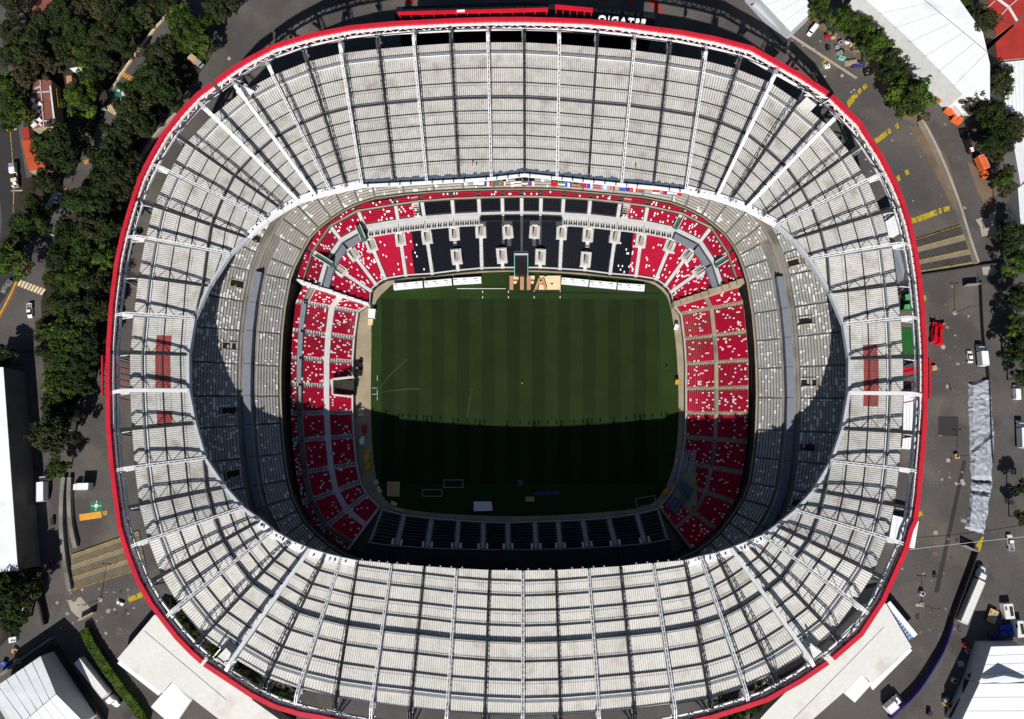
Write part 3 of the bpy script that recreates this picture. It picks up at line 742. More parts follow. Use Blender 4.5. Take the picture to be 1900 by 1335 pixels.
# dark slots in the corner blocks
for (x, y), (x2, y2) in (((664,419),(676,446)),((578,468),(618,494)),((1266,398),(1252,425)),((1359,473),(1327,494))):
    mb = MB(); a, b = P(x, y, 3), P(x2, y2, 1.5); d = V2(b - a).normalized(); s_ = Vector((-d.y, d.x, 0)) * .9
    mb.prism([a - s_, a + s_, b + s_, b - s_], 0, 3.4, 'green_wall'); mb.beam(a - s_ + Vector((0, 0, .6)), b - s_ + Vector((0, 0, 2)), .3, .8, 'stair_grey'); mb.beam(a + s_ + Vector((0, 0, .6)), b + s_ + Vector((0, 0, 2)), .3, .8, 'stair_grey')
    part(mb, 'access_slot', north)
HOLES.clear()
# walls along both ends of the north stand
for (fx, fy), (bx, by), col in (((685,565),(553,521),'white_wall'),((1249,566),(1378,523),'beige_concrete')):
    mb = MB(); n = 10; f, b = P(fx, fy, -6), P(bx, by, 4.5)
    for k in range(n):
        t0, t1 = k / n, (k + 1) / n; p, q = f.lerp(b, t0), f.lerp(b, t1); z = zN(t1) + .9
        mb.beam((p.x, p.y, (z - 9.6) / 2), (q.x, q.y, (z - 9.6) / 2), .6 if col == 'white_wall' else 1.9, z + 9.6, col)
    part(mb, 'end_wall')

# side stands and their rounded south corners
for key, LN in (('west_stand', LL), ('east_stand', RL)):
    LN = [(f, (b[0] + (f[0] - b[0]) * .1, b[1] + (f[1] - b[1]) * .1)) for f, b in LN]
    ln = make_lines(LN, -7.6, -.6); st = node('side_stand', stadium); west = key[0] == 'w'
    steps(ln, zSide, 30, 'stair_grey' if west else 'beige_concrete', 'terrace_steps', st, 'grey_concrete')
    wk = (.375, .475) if west else (.455, .525)
    for i in range(len(ln) - 1):
        if west and i == 3: HOLES.append((V2(P(634, 718, -5)), Vector((1, 0, 0)), 2.9, 4.6))
        pw = (.15 if i < 4 else .06) if west else (.085 if i < 5 else .06)
        top = .985
        has_suite = west and i in (0, 1, 2, 6, 7) and False
        if not west and i in (7, 8): HOLES.append((V2(P(1268, 875 + 38 * (i - 7), -5)), Vector((0, 1, 0)), 4.5, 5))
        seat_block(ln, zSide, i, i + 1, .03, wk[0], 11 if west else 13, 'red_seat', pw, 'red_seat_block', st, .75, .75, gap=.02)
        seat_block(ln, zSide, i, i + 1, wk[1], .80 if west else top, 10 if west else 15, 'red_seat', pw, 'red_seat_block', st, .75, .75, gap=.02)
        if west: seat_block(ln, zSide, i, i + 1, .90, .99, 3, 'red_seat', .2, 'red_seat_block', st, .75, .75, gap=.02)
        HOLES.clear()
        w = lambda x, t, z: Vector((*lpt(ln, x, t, zSide).xy, z))
        mb = MB(); mb.prism([w(i, wk[0] + .01, 0), w(i + 1, wk[0] + .01, 0), w(i + 1, wk[1] - .005, 0), w(i, wk[1] - .005, 0)], zSide(wk[0]) - .5, zSide(wk[1]) + .05, 'stair_grey' if west else ('beige_concrete' if i % 2 else 'concrete')); part(mb, 'walkway', st)
        if west and i in (1, 2, 3):
            mb = MB(); mb.prism([w(i + .05, .81, 0), w(i + .95, .81, 0), w(i + .95, .885, 0), w(i + .05, .885, 0)], 0, zSide(.885) + 1.4, 'slate'); part(mb, 'suite_roof', st)
        elif west:
            mb = MB(); mb.prism([w(i + .05, .81, 0), w(i + .95, .81, 0), w(i + .95, .885, 0), w(i + .05, .885, 0)], 0, zSide(.885) + .3, 'concrete'); part(mb, 'suite_floor', st)
        # aisle treads
        x = i + 1
        if x < len(ln) - 1:
            for lo, hi in ((0, wk[0]), (wk[1], 1)):
                mb = MB()
                for k in range(22):
                    t = .02 + k * .044
                    if not lo < t < hi: continue
                    a, b = lpt(ln, x - .045, t, zSide), lpt(ln, x + .045, t, zSide); c_, d_ = lpt(ln, x + .045, t + .024, zSide), lpt(ln, x - .045, t + .024, zSide)
                    mb.prism([a, b, c_, d_], zSide(t) - .2, zSide(t) + .28, 'grey_concrete' if west else 'beige_concrete')
                part(mb, 'aisle_step', st)
    if west:
        mb = MB(); a = P(618, 706, -4.5); mb.prism([P(x, y, -5) for x, y in ((619,706),(656,706),(656,732),(619,730))], -9.5, -5.2, 'dark_concrete')
        for p, q in (((619,704),(657,700)),((619,733),(656,737)),((618,704),(618,733))): mb.beam(P(*p, -4.2), P(*q, -4.4), .5, 2.2, 'stair_grey')
        part(mb, 'vehicle_tunnel', st)
    else:      # seats stripped to bare frames near the south corner
        for yy in range(9):
            mb = MB(); p = P(1256 + yy * 4.4, 834 + rs.random() * 4, -6.2 + yy * .35); q = P(1250 + yy * 4.4, 868 + rs.random() * 10, -6.2 + yy * .35)
            mb.beam(p + Vector((0, 0, .5)), q + Vector((0, 0, .5)), .3, .3, 'silver_paint'); part(mb, 'bare_rail', st)

# south stand
sl = make_lines(SL, -7.6, -2.2); south = node('south_stand', stadium)
steps(sl, zS, 12, 'concrete', 'terrace_steps', south, 'dark_concrete')
for i in range(len(sl) - 1):
    for r in range(9): seat_block(sl, zS, i, i + 1, .06 + .102 * r, .162 + .102 * r, 1, 'black_seat', .0, 'black_seat_row', south, 1.0, 1.0, gap=.02, deep=.62)
for i in range(len(sl)):
    mb = MB()
    for k in range(16):
        t = .03 + k * .06; a, b = lpt(sl, max(0, i - .075), t, zS), lpt(sl, min(len(sl) - 1.001, i + .075), t, zS); c_, d_ = lpt(sl, min(len(sl) - 1.001, i + .075), t + .04, zS), lpt(sl, max(0, i - .075), t + .04, zS)
        mb.prism([a, b, c_, d_], zS(t) - .3, zS(t) + .35, 'stair_grey')
    part(mb, 'aisle_step', south)
    if 0 < i < len(sl) - 1:
        mb = MB(); a, b = lpt(sl, i, .82, zS), lpt(sl, i, 1.0, zS); d = V2(b - a).normalized(); s_ = Vector((-d.y, d.x, 0))
        for sg in (-1, 1):
            mb = MB(); mb.beam(a + s_ * sg * 1.5 + Vector((0, 0, .8)), b + s_ * sg * 1.5 + Vector((0, 0, .8)), .7, 1.2, 'stair_grey'); part(mb, 'stair_cheek', south)
mb = MB()
for i in range(len(sl) - 1):
    a, b = lpt(sl, i, 1.0, zS), lpt(sl, i + 1, 1.0, zS); a2, b2 = lpt(sl, i, 1.9, zS), lpt(sl, i + 1, 1.9, zS)
    mb.prism([a, b, b2, a2], -9, 1.2, 'slate', top='dark_steel')
    for k in range(7):
        p, q = a.lerp(b, k / 7), a2.lerp(b2, k / 7); mb.beam((p.x, p.y, 1.3), (q.x, q.y, 1.3), .15, .2, 'black')
part(mb, 'press_box_roof', south)

# ================================================================== PITCH
ZP = -9.5
TURF = [(689,640),(689,600),(692,575),(700,556),(714,541),(738,524),(800,516),(893,507),(972,505),(1045,508),(1120,514),(1170,519),(1210,527),(1234,546),(1244,570),(1252,620),(1257,680),(1259,740),(1258,800),(1252,850),(1242,888),(1224,922),(1190,942),(1100,952),(972,958),(850,955),(765,947),(722,934),(702,902),(693,850),(689,790),(688,720)]
mb = MB(); mb.face([P(x, y, -9.58) for x, y in [(640,480),(640,1040),(1310,1040),(1310,480)]], 'beige_concrete'); tag(mb.build('pavement'), kind='structure')
tc_ = Curve([P(x, y, ZP) for x, y in TURF], True); tp = [tc_(k / 128) for k in range(128)]
mb = MB(); mb.face(tp, 'turf'); tag(mb.build('grass_field'), kind='structure')
px0, px1, py0, py1 = 708, 1222, 555, 898
a, b, c, d = P(px0, py0, ZP), P(px1, py0, ZP), P(px1, py1, ZP), P(px0, py1, ZP)
mb = MB()
for k in range(22):
    p, q, r, s_ = a.lerp(b, k / 22), a.lerp(b, (k + 1) / 22), d.lerp(c, (k + 1) / 22), d.lerp(c, k / 22)
    mb.face([Vector((v.x, v.y, ZP + .006)) for v in (p, q, r, s_)], 'turf_light' if k % 2 else 'turf_dark')
tag(mb.build('mown_pitch'), kind='structure')
mb = MB()
def gline(x0, y0, x1, y1, w, m='line_white', z=ZP + .012):
    p, q = P(x0, y0, z), P(x1, y1, z); t = (q - p).normalized() * 0; s_ = Vector((-(q - p).y, (q - p).x, 0)).normalized() * w / 2
    mb.face([p - s_, q - s_, q + s_, p + s_], m)
for x in (895.5, 943.4, 991.3, 1039.3):
    gline(x, 540, x, 544, .3); gline(x, 550, x, 554, .3)
gline(848, 536, 938, 536, .25)
for y0, y1 in ((697, 707), (724, 734), (736, 743)): gline(700, y0, 700, y1, .14)
gline(690, 720.5, 700, 720.5, .12); gline(690, 732, 700, 732, .12)
tag(mb.build('field_marking'), kind='structure')
mb = MB()
gline(958, 543, 1225, 545, .55, 'black'); gline(1221, 565, 1227, 770, .28, 'black'); gline(895, 532, 935, 533, .5, 'turf_dark'); tag(mb.build('irrigation_trench'), kind='structure')

# ================================================================== GROUND
mb = MB(); n = 132
inner = []
for r in ribs:
    for q in range(2):
        pass
for i in range(NR):
    for u in (0, .5):
        A, B = ul[i], ul[(i + 1) % NR]; p = A['b'].lerp(B['b'], u) + (V2(A['f']) - V2(A['b'])).normalized() * .6; inner.append(p)
outer = []
for p in inner:
    d = (p - Vector((0, 33, 0))).normalized(); outer.append(Vector((d.x * 1500, 33 + d.y * 1500, 0)))
K = len(inner)
for i in range(K):
    j = (i + 1) % K
    for t0, t1 in ((0, .05), (.05, .12), (.12, .3), (.3, 1)):
        mb.face([inner[i].lerp(outer[i], t0), inner[i].lerp(outer[i], t1), inner[j].lerp(outer[j], t1), inner[j].lerp(outer[j], t0)], 'asphalt')
tag(mb.build('ground'), kind='structure')
def sheet(name, polys, z, m):
    mb = MB()
    for pl in polys:
        pts = [P(x, y, z) for x, y in pl]
        if sum(pts[i].x * pts[i - 1].y - pts[i - 1].x * pts[i].y for i in range(len(pts))) > 0: pts.reverse()
        mb.face(pts, m)
    return tag(mb.build(name), kind='structure')
# roads (each a strip along a centre line)
def strip(name, pts, w, z, m):
    mb = MB(); cv = Curve([P(x, y, z) for x, y in pts]); N_ = 24; pr = None
    for k in range(N_ + 1):
        p = cv(k / N_); t = (cv(min(1, k / N_ + .01)) - cv(max(0, k / N_ - .01))).normalized(); s_ = Vector((-t.y, t.x, 0)) * w / 2
        if pr: mb.face([pr[0], p - s_, p + s_, pr[1]], m)
        pr = (p - s_, p + s_)
    return tag(mb.build(name), kind='structure')
strip('road', [(-40,60),(-6,150),(10,260),(26,360),(28,440),(0,520),(-30,560)], 11, .004, 'asphalt_dark')
strip('road', [(1640,110),(1715,180),(1765,280),(1805,370),(1835,460),(1850,560),(1862,700),(1868,830),(1850,960),(1846,1060),(1790,1180),(1700,1330)], 12.5, .004, 'asphalt_warm')
strip('road', [(330,30),(250,115),(215,180),(205,235),(170,300),(118,375),(90,440),(55,560),(50,700),(62,900),(80,1040),(95,1120),(150,1250),(230,1345)], 10.5, .004, 'asphalt_warm')
sheet('dirt_verge', [[(1480,30),(1512,30),(1560,70),(1610,110),(1650,150),(1700,195),(1728,235),(1712,238),(1668,215),(1640,170),(1600,118),(1540,66)], [(1690,240),(1712,222),(1760,300),(1782,380),(1770,390),(1740,330)], [(1795,300),(1850,330),(1846,420),(1812,352)]], .008, 'earth')
sheet('forest_floor', [[(60,0),(330,0),(262,82),(205,165),(160,290),(118,300),(60,330),(45,240),(30,120)], [(40,335),(125,300),(108,380),(80,430),(30,470),(30,380)], [(245,140),(350,70),(390,110),(330,190),(262,270),(238,330),(212,420),(196,540),(180,700),(168,720),(130,760),(90,760),(78,660),(76,560),(110,430),(160,330),(215,250),(230,190)], [(0,1040),(60,1030),(70,1110),(60,1140),(0,1200)]], .012, 'forest_floor')
sheet('pale_paving', [[(1810,408),(1822,404),(1834,406),(1835,397),(1846,395),(1848,445),(1838,444),(1835,436),(1822,440),(1818,420)], [(1822,496),(1844,494),(1850,505),(1842,512),(1824,510)], [(125,1115),(150,1108),(160,1120),(170,1132),(150,1150),(132,1134)], [(1530,1110),(1500,1200),(1440,1250),(1400,1280),(1560,1190),(1640,1085)]], .016, 'pale_concrete')
# painted markings
def marking(name, stripes, m, z=.02):
    mb = MB()
    for pl in stripes: mb.face([P(x, y, z) for x, y in pl], m)
    return tag(mb.build(name), kind='structure')
def bars(a, b, c, d, n, duty=.55):
    """n bars across the quad a-b-c-d, running from side ab to side dc"""
    o = []
    for k in range(n):
        u0, u1 = k / n, (k + duty) / n; f = lambda p, q, u: (p[0] + (q[0] - p[0]) * u, p[1] + (q[1] - p[1]) * u)
        o.append([f(a, b, u0), f(a, b, u1), f(d, c, u1), f(d, c, u0)])
    return o
marking('crosswalk', bars((226,132), (250,145), (244,152), (220,138), 6), 'ochre_paint')
marking('crosswalk', bars((201,192), (224,206), (217,217), (196,204), 7, .6), 'pale_paint')
marking('crosswalk', bars((113,345), (145,360), (139,367), (108,352), 7), 'ochre_paint')
marking('crosswalk', bars((31,517), (87,538), (79,549), (26,528), 9, .7), 'pale_paint')
marking('crosswalk', bars((86,506), (96,512), (92,529), (79,526), 7), 'ochre_paint')
marking('crosswalk', bars((155,298), (172,293), (170,300), (158,306), 5), 'ochre_paint')
marking('crosswalk', bars((47,786), (66,784), (66,800), (50,800), 5), 'pale_paint')
marking('painted_square', [[(222,150),(241,158),(229,190),(207,180)]], 'green_paint')
marking('painted_square', [[(168,930),(189,929),(189,948),(168,949)]], 'green_paint')
marking('painted_mark', [[(225,170),(232,167),(237,172),(234,177),(226,178)], [(236,160),(240,162),(238,166),(234,163)], [(218,166),(223,168),(222,171),(217,169)], [(222,184),(226,185),(224,190),(221,188)]], 'line_white', .026)
mb = MB(); cc = P(178.5, 939, .026)
mb.cyl(cc.x, cc.y, .022, .75, .006, 'line_white')
for k in range(4):
    a_ = k * math.pi / 2; mb.box(cc.x + 1.4 * math.cos(a_), cc.y + 1.4 * math.sin(a_), .022, .7, .3, .006, 'line_white', a_)
tag(mb.build('painted_mark'), kind='structure')
YEL = [[(1571,189),(1587,172),(1593,178),(1575,201)], [(1590,170),(1596,163),(1600,169),(1594,176)], [(1600,161),(1606,155),(1610,161),(1603,168)], [(1622,259),(1643,243),(1648,252),(1626,267)], [(1646,241),(1651,238),(1654,246),(1649,250)], [(1660,231),(1666,228),(1668,238),(1662,240)], [(1700,403),(1737,389),(1740,399),(1705,412)], [(1741,387),(1746,386),(1748,396),(1743,397)], [(1750,385),(1762,382),(1762,391),(1752,394)], [(1691,405),(1699,404),(1702,413),(1692,415)], [(1713,549),(1718,548),(1719,558),(1714,558)], [(1525,117),(1531,110),(1535,118),(1529,128)], [(1508,137),(1514,130),(1518,140),(1512,144)], [(1663,329),(1668,324),(1671,334),(1667,338)], [(1678,318),(1684,314),(1688,322),(1682,326)], [(190,949),(198,948),(199,956),(191,957)], [(236,1110),(262,1099),(266,1108),(240,1118)], [(1702,951),(1711,948),(1713,956),(1704,960)], [(1811,1013),(1822,996),(1826,997),(1818,1025)]]
marking('parking_mark', YEL, 'yellow_paint')
marking('parking_mark', [[(147,955),(187,949),(189,961),(148,967)]], 'ochre_paint')
marking('lane_line', [[(16,215),(17.2,215),(25,310),(23.8,310)], [(25,345),(26.4,345),(25,395),(23.6,395)]], 'yellow_paint')
marking('lane_line', [[(10,242),(31,239),(31,241),(10,244)], [(20,354),(41,353),(41,355),(20,355)], [(1795,1241),(1818,1240),(1818,1241.5),(1795,1242.5)]], 'pale_paint')
marking('tar_seam', [[(1786,855),(1793,855),(1742,1100),(1733,1100)], [(1741,773),(1778,773),(1777,810),(1741,808)], [(115,655),(180,652),(180,656),(115,660)], [(30,652),(76,650),(76,655),(30,657)]], 'asphalt_dark', .014)
marking('manhole_cover', [[(1755,714),(1760,714),(1760,721),(1755,721)], [(1756,851),(1763,851),(1763,858),(1756,858)], [(1781,891),(1787,889),(1792,900),(1786,902)], [(1733,985),(1740,986),(1739,993),(1732,992)], [(1709,1120),(1699,1121),(1699,1126),(1709,1126)], [(421,108),(426,105),(429,110),(424,113)], [(103,1117),(108,1116),(109,1121),(104,1122)], [(1559,140),(1564,137),(1566,142),(1561,145)]], 'pale_concrete', .024)
rp_ = random.Random(3)
mb = MB()
for _ in range(150):     # worn pale patches and stains on the plaza
    x, y = rp_.choice([(rp_.uniform(1590, 1800), rp_.uniform(210, 400)), (rp_.uniform(1730, 1800), rp_.uniform(520, 1000)), (rp_.uniform(1660, 1790), rp_.uniform(980, 1200)), (rp_.uniform(110, 250), rp_.uniform(1090, 1180)), (rp_.uniform(1440, 1600), rp_.uniform(30, 180))])
    r = rp_.uniform(.25, .9) * rp_.uniform(.3, 1.2); c = P(x, y, .022); k = 9
    mb.face([c + Vector((math.cos(6.283 * j / k) * r * rp_.uniform(.6, 1.4), math.sin(6.283 * j / k) * r * rp_.uniform(.5, 1.2), 0)) for j in range(k)], rp_.choice(['pale_concrete', 'concrete', 'asphalt_dark', 'beige_concrete', 'earth']))
tag(mb.build('ground_patches'), kind='structure')
marking('shaded_paint', [[(1195,-8),(1215,-8),(1232,26),(1216,20)], [(1160,-8),(1175,-8),(1180,14),(1168,8)], [(760,-6),(775,-6),(765,8),(748,8)]], 'red_roof')

# ================================================================== BUILDINGS AND WALLS
def building(name, label, cat, poly, z, wall='white_wall', top='white_roof', ridge=None, seams=0, rise=1.6, group=None, z0=0.0):
    """outline given as seen in the photograph at roof height z"""
    pts = [P(x, y, z) for x, y in poly]; c = sum((V2(p) for p in pts), Vector()) / len(pts)
    root = empty(name, (c.x, c.y, 0), 0, label, cat, group); off = Vector((c.x, c.y, 0)); loc = [p - off for p in pts]
    mb = MB(); mb.prism(loc, z0, z, wall, top=wall); mb.build('wall', root)
    mb = MB()
    if ridge:
        a, b = P(*ridge[0], z + rise) - off, P(*ridge[1], z + rise) - off
        # gable: quad outline p0..p3 with ridge between the mid points of sides p3p0 and p1p2
        p = [Vector((v.x, v.y, z + .02)) for v in loc]
        mb.face([p[0], p[1], b, a], top); mb.face([a, b, p[2], p[3]], top)
        mb.face([p[0], a, p[3]], wall); mb.face([p[1], p[2], b], wall)
        sm = MB()
        for k in range(1, seams):
            u = k / seams; r0 = a.lerp(b, u)
            for e0, e1 in ((p[0], p[1]), (p[3], p[2])):
                sm.beam(e0.lerp(e1, u) + Vector((0, 0, .05)), r0 + Vector((0, 0, .05)), .14, .1, 'fascia_grey')
        sm.beam(a + Vector((0, 0, .05)), b + Vector((0, 0, .05)), .3, .14, 'fascia_grey')
    else:
        g = [loc[i] + (Vector((0, 0, 0))) for i in range(len(loc))]
        mb.prism(g, z + .005, z + .25, top, top=top); sm = MB()
        for k in range(1, seams):
            u = k / seams; a, b = g[0].lerp(g[1], u), g[3 % len(g)].lerp(g[2], u)
            sm.beam((a.x, a.y, z + .27), (b.x, b.y, z + .27), .12, .06, 'fascia_grey')
    mb.build('roof', root)
    if sm.f: sm.build('roof_seam', root)
    return root, off
def extra(root, off, name, fn):
    mb = MB(); fn(mb, off); return mb.build(name, root)

b1, o1 = building('exhibition_hall', 'huge white flat-gabled hall roof at the top right behind the row of trees', 'hall', [(1590,-14),(1680,67),(1739,127),(1786,176),(1836,188),(1836,120),(1823,62),(1765,-20)], 11, seams=0)
def f_(mb, off):
    mb.beam(P(1700, -12, 11.32) - off, P(1832, 97, 11.32) - off, .3, .1, 'silver_paint')
    for k in range(7):
        t = k / 6; a = P(lerp(1604, 1770, t), lerp(0, 160, t), 11.3) - off; b = P(lerp(1700, 1832, t), lerp(-12, 97, t), 11.3) - off; mb.beam(a, b, .12, .06, 'fascia_grey')
extra(b1, o1, 'roof_seam', f_)
def f_(mb, off):
    for x, y in ((1611,19),(1632,38),(1670,82),(1680,71),(1740,140)):
        c = P(x, y, 4) - off; mb.box(c.x, c.y, 3.2, 5.2, 1.8, .35, 'glass_dark', -.78)
    a, b = P(1582, 1, 3.2) - off, P(1721, 122, 3.2) - off; mb.beam(a, b, 4.0, .4, 'white_wall')
extra(b1, o1, 'side_canopy', f_)
b2, o2 = building('marquee_hall', 'white pitched marquee roof at the top edge left of the small round trees', 'marquee', [(1392,-20),(1467,60),(1509,20),(1470,-40)], 7, seams=5, wall='fascia_grey')
def f_(mb, off):
    mb.beam(P(1399, 8, 3.4) - off, P(1466, 66, 3.4) - off, 2.6, .3, 'fascia_grey')
extra(b2, o2, 'eave', f_)
building('gate_house', 'low white hall at the right edge below the red roofs', 'hall', [(1857,117),(1905,112),(1905,212),(1866,216)], 7, seams=6)
b3, o3 = building('red_house', 'red tiled house in the top right corner with pale ridge band', 'house', [(1829,-12),(1848,68),(1862,58),(1889,38),(1905,20),(1905,-12)], 7, top='red_roof', wall='beige_concrete')
def f_(mb, off):
    for p, q, w, m in (((1848,-4),(1871,13),.9,'cream_roof'), ((1872,14),(1887,39),.9,'cream_roof'), ((1871,14),(1889,-2),.25,'cream_roof'), ((1871,14),(1854,32),.25,'cream_roof'), ((1833,14),(1846,2),.2,'cream_roof')):
        mb.beam(P(*p, 7.4) - off, P(*q, 7.4) - off, w, .25, m)
extra(b3, o3, 'ridge_cap', f_)
building('red_house', 'second red roofed house below, with dark skylight near the right edge', 'house', [(1846,81),(1884,46),(1905,30),(1905,108),(1850,113)], 7, top='red_roof', wall='beige_concrete')
building('store_shed', 'white metal shed at the right edge with striped skylights beside tall trees', 'shed', [(1880,268),(1905,240),(1905,330),(1893,344)], 6, seams=8)
building('store_shed', 'small white shed cut by the right edge just below the striped one', 'shed', [(1888,350),(1905,338),(1905,412),(1893,420)], 6, seams=5)
building('marquee_tent', 'white peaked tent under trees beside the three orange skips', 'tent', [(1764,186),(1778,172),(1799,197),(1785,212)], 4.5, ridge=None)
building('marquee_tent', 'large white tent roof partly under dark tree, right of the white van', 'tent', [(1778,160),(1834,180),(1838,190),(1800,205)], 4.5)
building('warehouse', 'long white flat warehouse roof along the left edge of the photo', 'warehouse', [(-40,682),(7,682),(34,1058),(-40,1066)], 11, seams=0, wall='grey_concrete')
b4, o4 = building('gable_warehouse', 'white gabled warehouse in the bottom left corner with grey end wall', 'warehouse', [(-20,1283),(75,1218),(155,1340),(60,1420)], 9, ridge=((33,1350),(104,1289)), seams=6, wall='fascia_grey', rise=3)
def f_(mb, off):
    for x, y, s_ in ((103,1232,2.0),(112,1243,3.2),(118,1253,1.9),(130,1273,2.6),(146,1296,1.8),(160,1318,1.7)):
        c = P(x, y, 1) - off; mb.box(c.x, c.y, 0, s_, s_ * .8, 1.6, 'silver_paint', -.9)
    mb.beam(P(82, 1208, .6) - off, P(165, 1330, .6) - off, 6.0, .6, 'black')
extra(b4, o4, 'cooling_unit', f_)
# cream entrance blocks at the bottom corners
b5, o5 = building('entrance_block', 'cream flat-roofed entrance block under the red rim at bottom left', 'building', [(287,1141),(218,1223),(301,1286),(317,1265),(440,1360),(540,1350),(470,1300),(422,1236),(316,1150)], 5, top='cream_roof', wall='white_wall')
def f_(mb, off):
    mb.prism([P(x, y, 5) - off for x, y in ((212,1234),(218,1226),(298,1288),(292,1297))], 2.2, 3.2, 'white_paint')
    mb.prism([P(x, y, 5) - off for x, y in ((278,1313),(318,1268),(352,1302),(320,1350))], 3.0, 4.4, 'white_paint')
    mb.beam(P(268, 1172, 5.3) - off, P(420, 1300, 5.3) - off, .25, .08, 'fascia_grey')
extra(b5, o5, 'lower_roof', f_)
b6, o6 = building('entrance_block', 'cream flat-roofed entrance block with glass awning under the rim at bottom right', 'building', [(1643,1120),(1691,1201),(1618,1268),(1602,1252),(1490,1350),(1400,1345),(1424,1318),(1469,1273),(1613,1126)], 5, top='cream_roof', wall='white_wall')
def f_(mb, off):
    mb.prism([P(x, y, 5) - off for x, y in ((1698,1210),(1691,1203),(1618,1270),(1625,1284))], 2.2, 3.2, 'white_paint')
    mb.prism([P(x, y, 5) - off for x, y in ((1602,1254),(1618,1272),(1588,1305),(1568,1288))], 3.0, 4.4, 'white_paint')
    mb.beam(P(1640, 1165, 5.3) - off, P(1468, 1340, 5.3) - off, .25, .08, 'fascia_grey')
extra(b6, o6, 'lower_roof', f_)
def f_(mb, off):
    a, b, c, d = [P(x, y, 4) - off for x, y in ((1630,1130),(1645,1121),(1696,1183),(1684,1193))]
    mb.prism([a, b, c, d], 3.4, 3.7, 'glass_blue')
    e, g = b.lerp(a, .0), c
    for k in range(13): mb.beam(a.lerp(d, k / 12) + Vector((0, 0, -.2)), b.lerp(c, k / 12) + Vector((0, 0, -.2)), .14, .12, 'slate')
    mb.beam(b + Vector((.6, .4, -.2)), c + Vector((.6, .4, -.2)), 1.7, .3, 'white_paint')
extra(b6, o6, 'glass_awning', f_)
b7, o7 = building('cafe_terrace', 'building with bright orange roof beside the left street', 'building', [(41,262),(66,257),(85,311),(55,319)], 4, top='orange_roof', wall='beige_concrete')
b8, o8 = building('terrace_house', 'brown flat-roofed terrace building with white pipes and yellow stair', 'building', [(64,148),(96,150),(104,222),(100,232),(60,240),(52,205)], 5, top='brown_roof', wall='beige_concrete')
def f_(mb, off):
    for p, q in (((75,150),(82,238)), ((54,222),(104,226)), ((62,172),(92,170)), ((58,206),(80,204)), ((76,160),(62,166))): mb.beam(P(*p, 5.5) - off, P(*q, 5.5) - off, .35, .4, 'fascia_grey')
    mb.beam(P(94, 160, 5.3) - off, P(101, 220, 5.3) - off, .6, .7, 'cream_roof')
    rr = random.Random(2)
    for _ in range(14):
        c = P(rr.uniform(56, 78), rr.uniform(180, 236), 5.2) - off; mb.box(c.x, c.y, 5.2, rr.uniform(.6, 1.4), rr.uniform(.6, 1.4), rr.uniform(.5, 1.2), 'white_paint', rr.random())
extra(b8, o8, 'roof_plant', f_)
def f_(mb, off):
    for k in range(8): c = P(101.5 + k * .5, 167 + k * 4.2, 3) - off; mb.box(c.x, c.y, 1.4 + k * .15, 2.0, .55, .2, 'yellow_paint')
    mb.beam(P(105, 166, 3.4) - off, P(109, 200, 3.4) - off, .3, .6, 'yellow_paint')
extra(b8, o8, 'outside_stair', f_)
building('terrace_annex', 'small red flat roof between the orange roof and the brown terrace', 'building', [(41,238),(53,236),(56,257),(45,260)], 3.5, top='red_roof', wall='beige_concrete')
building('garden_house', 'dusty pink roofed house half hidden by trees at the top left', 'house', [(60,-10),(99,-10),(98,18),(60,26)], 4, top='brown_roof', wall='beige_concrete')
building('garden_shed', 'tiny shed with pink roof beside a grey wall among trees', 'shed', [(123,142),(133,141),(135,160),(125,161)], 3, top='pink_board', wall='grey_concrete')
building('garden_canopy', 'long white awning roof with lime end among the trees', 'canopy', [(130,128),(186,117),(187,123),(148,134)], 3, top='white_roof', wall='white_wall')
building('white_pavilion', 'big white pyramid marquee cut by the bottom right corner', 'marquee', [(1816,1268),(1838,1200),(1912,1198),(1912,1262)], 8, seams=4, wall='fascia_grey')
b9, o9 = building('white_pavilion', 'second white marquee roof lowest in the bottom right corner', 'marquee', [(1780,1345),(1816,1269),(1912,1268),(1912,1345)], 8, seams=3, wall='fascia_grey')
def f_(mb, off):
    a, b, c = P(1814, 1264, 9) - off, P(1863, 1254, 11) - off, P(1912, 1264, 9) - off; d = P(1863, 1268, 8.4) - off
    mb.face([a, b, d], 'fascia_grey'); mb.face([b, c, d], 'fascia_grey')
extra(b9, o9, 'roof_gable', f_)
def f_(mb, off):
    for p, q in (((1806,1272),(1772,1340)), ((1796,1262),(1790,1300)), ((1786,1300),(1765,1335)), ((1800,1250),(1812,1266))): mb.beam(P(*p, 3) - off, P(*q, 3) - off, 2.2, .5, 'black')
extra(b9, o9, 'service_ramp', f_)

# facade gallery beyond the rim at the top, with red frames and the standing letters
root = empty('facade_gallery', P(975, 30, 0), 0, 'dark gallery roof outside the top rim with two red frames', 'gallery'); off = P(975, 30, 0)
mb = MB(); mb.prism([P(x, y, 32) - off for x, y in ((732,33),(736,13),(975,4),(1215,26),(1215,50),(975,36))], 0, 32, 'black'); mb.build('wall', root)
for poly, posts in ((((738,22),(1017,14.5),(1017,19.5),(738,26)), 14), (((1030,8.5),(1100,15),(1100,21),(1030,14.5)), 6)):
    mb = MB(); pts = [P(x, y, 38) - off for x, y in poly]; mb.prism(pts, 37.2, 38, 'red_steel')
    for k in range(posts):
        a = pts[3].lerp(pts[2], (k + .15) / (posts - .7)); mb.box(a.x, a.y, 32.0, .28, .28, 5.3, 'red_steel')
    for z in (33.4, 34.8, 36.2): mb.beam((pts[3].x, pts[3].y, z), (pts[2].x, pts[2].y, z), .12, .12, 'black')
    mb.build('red_frame', root)
mb = MB(); c = P(855, 20.5, 38.2) - off; mb.box(c.x, c.y, 38.02, 2.6, .7, .3, 'white_paint', .05); mb.build('notice_box', root)
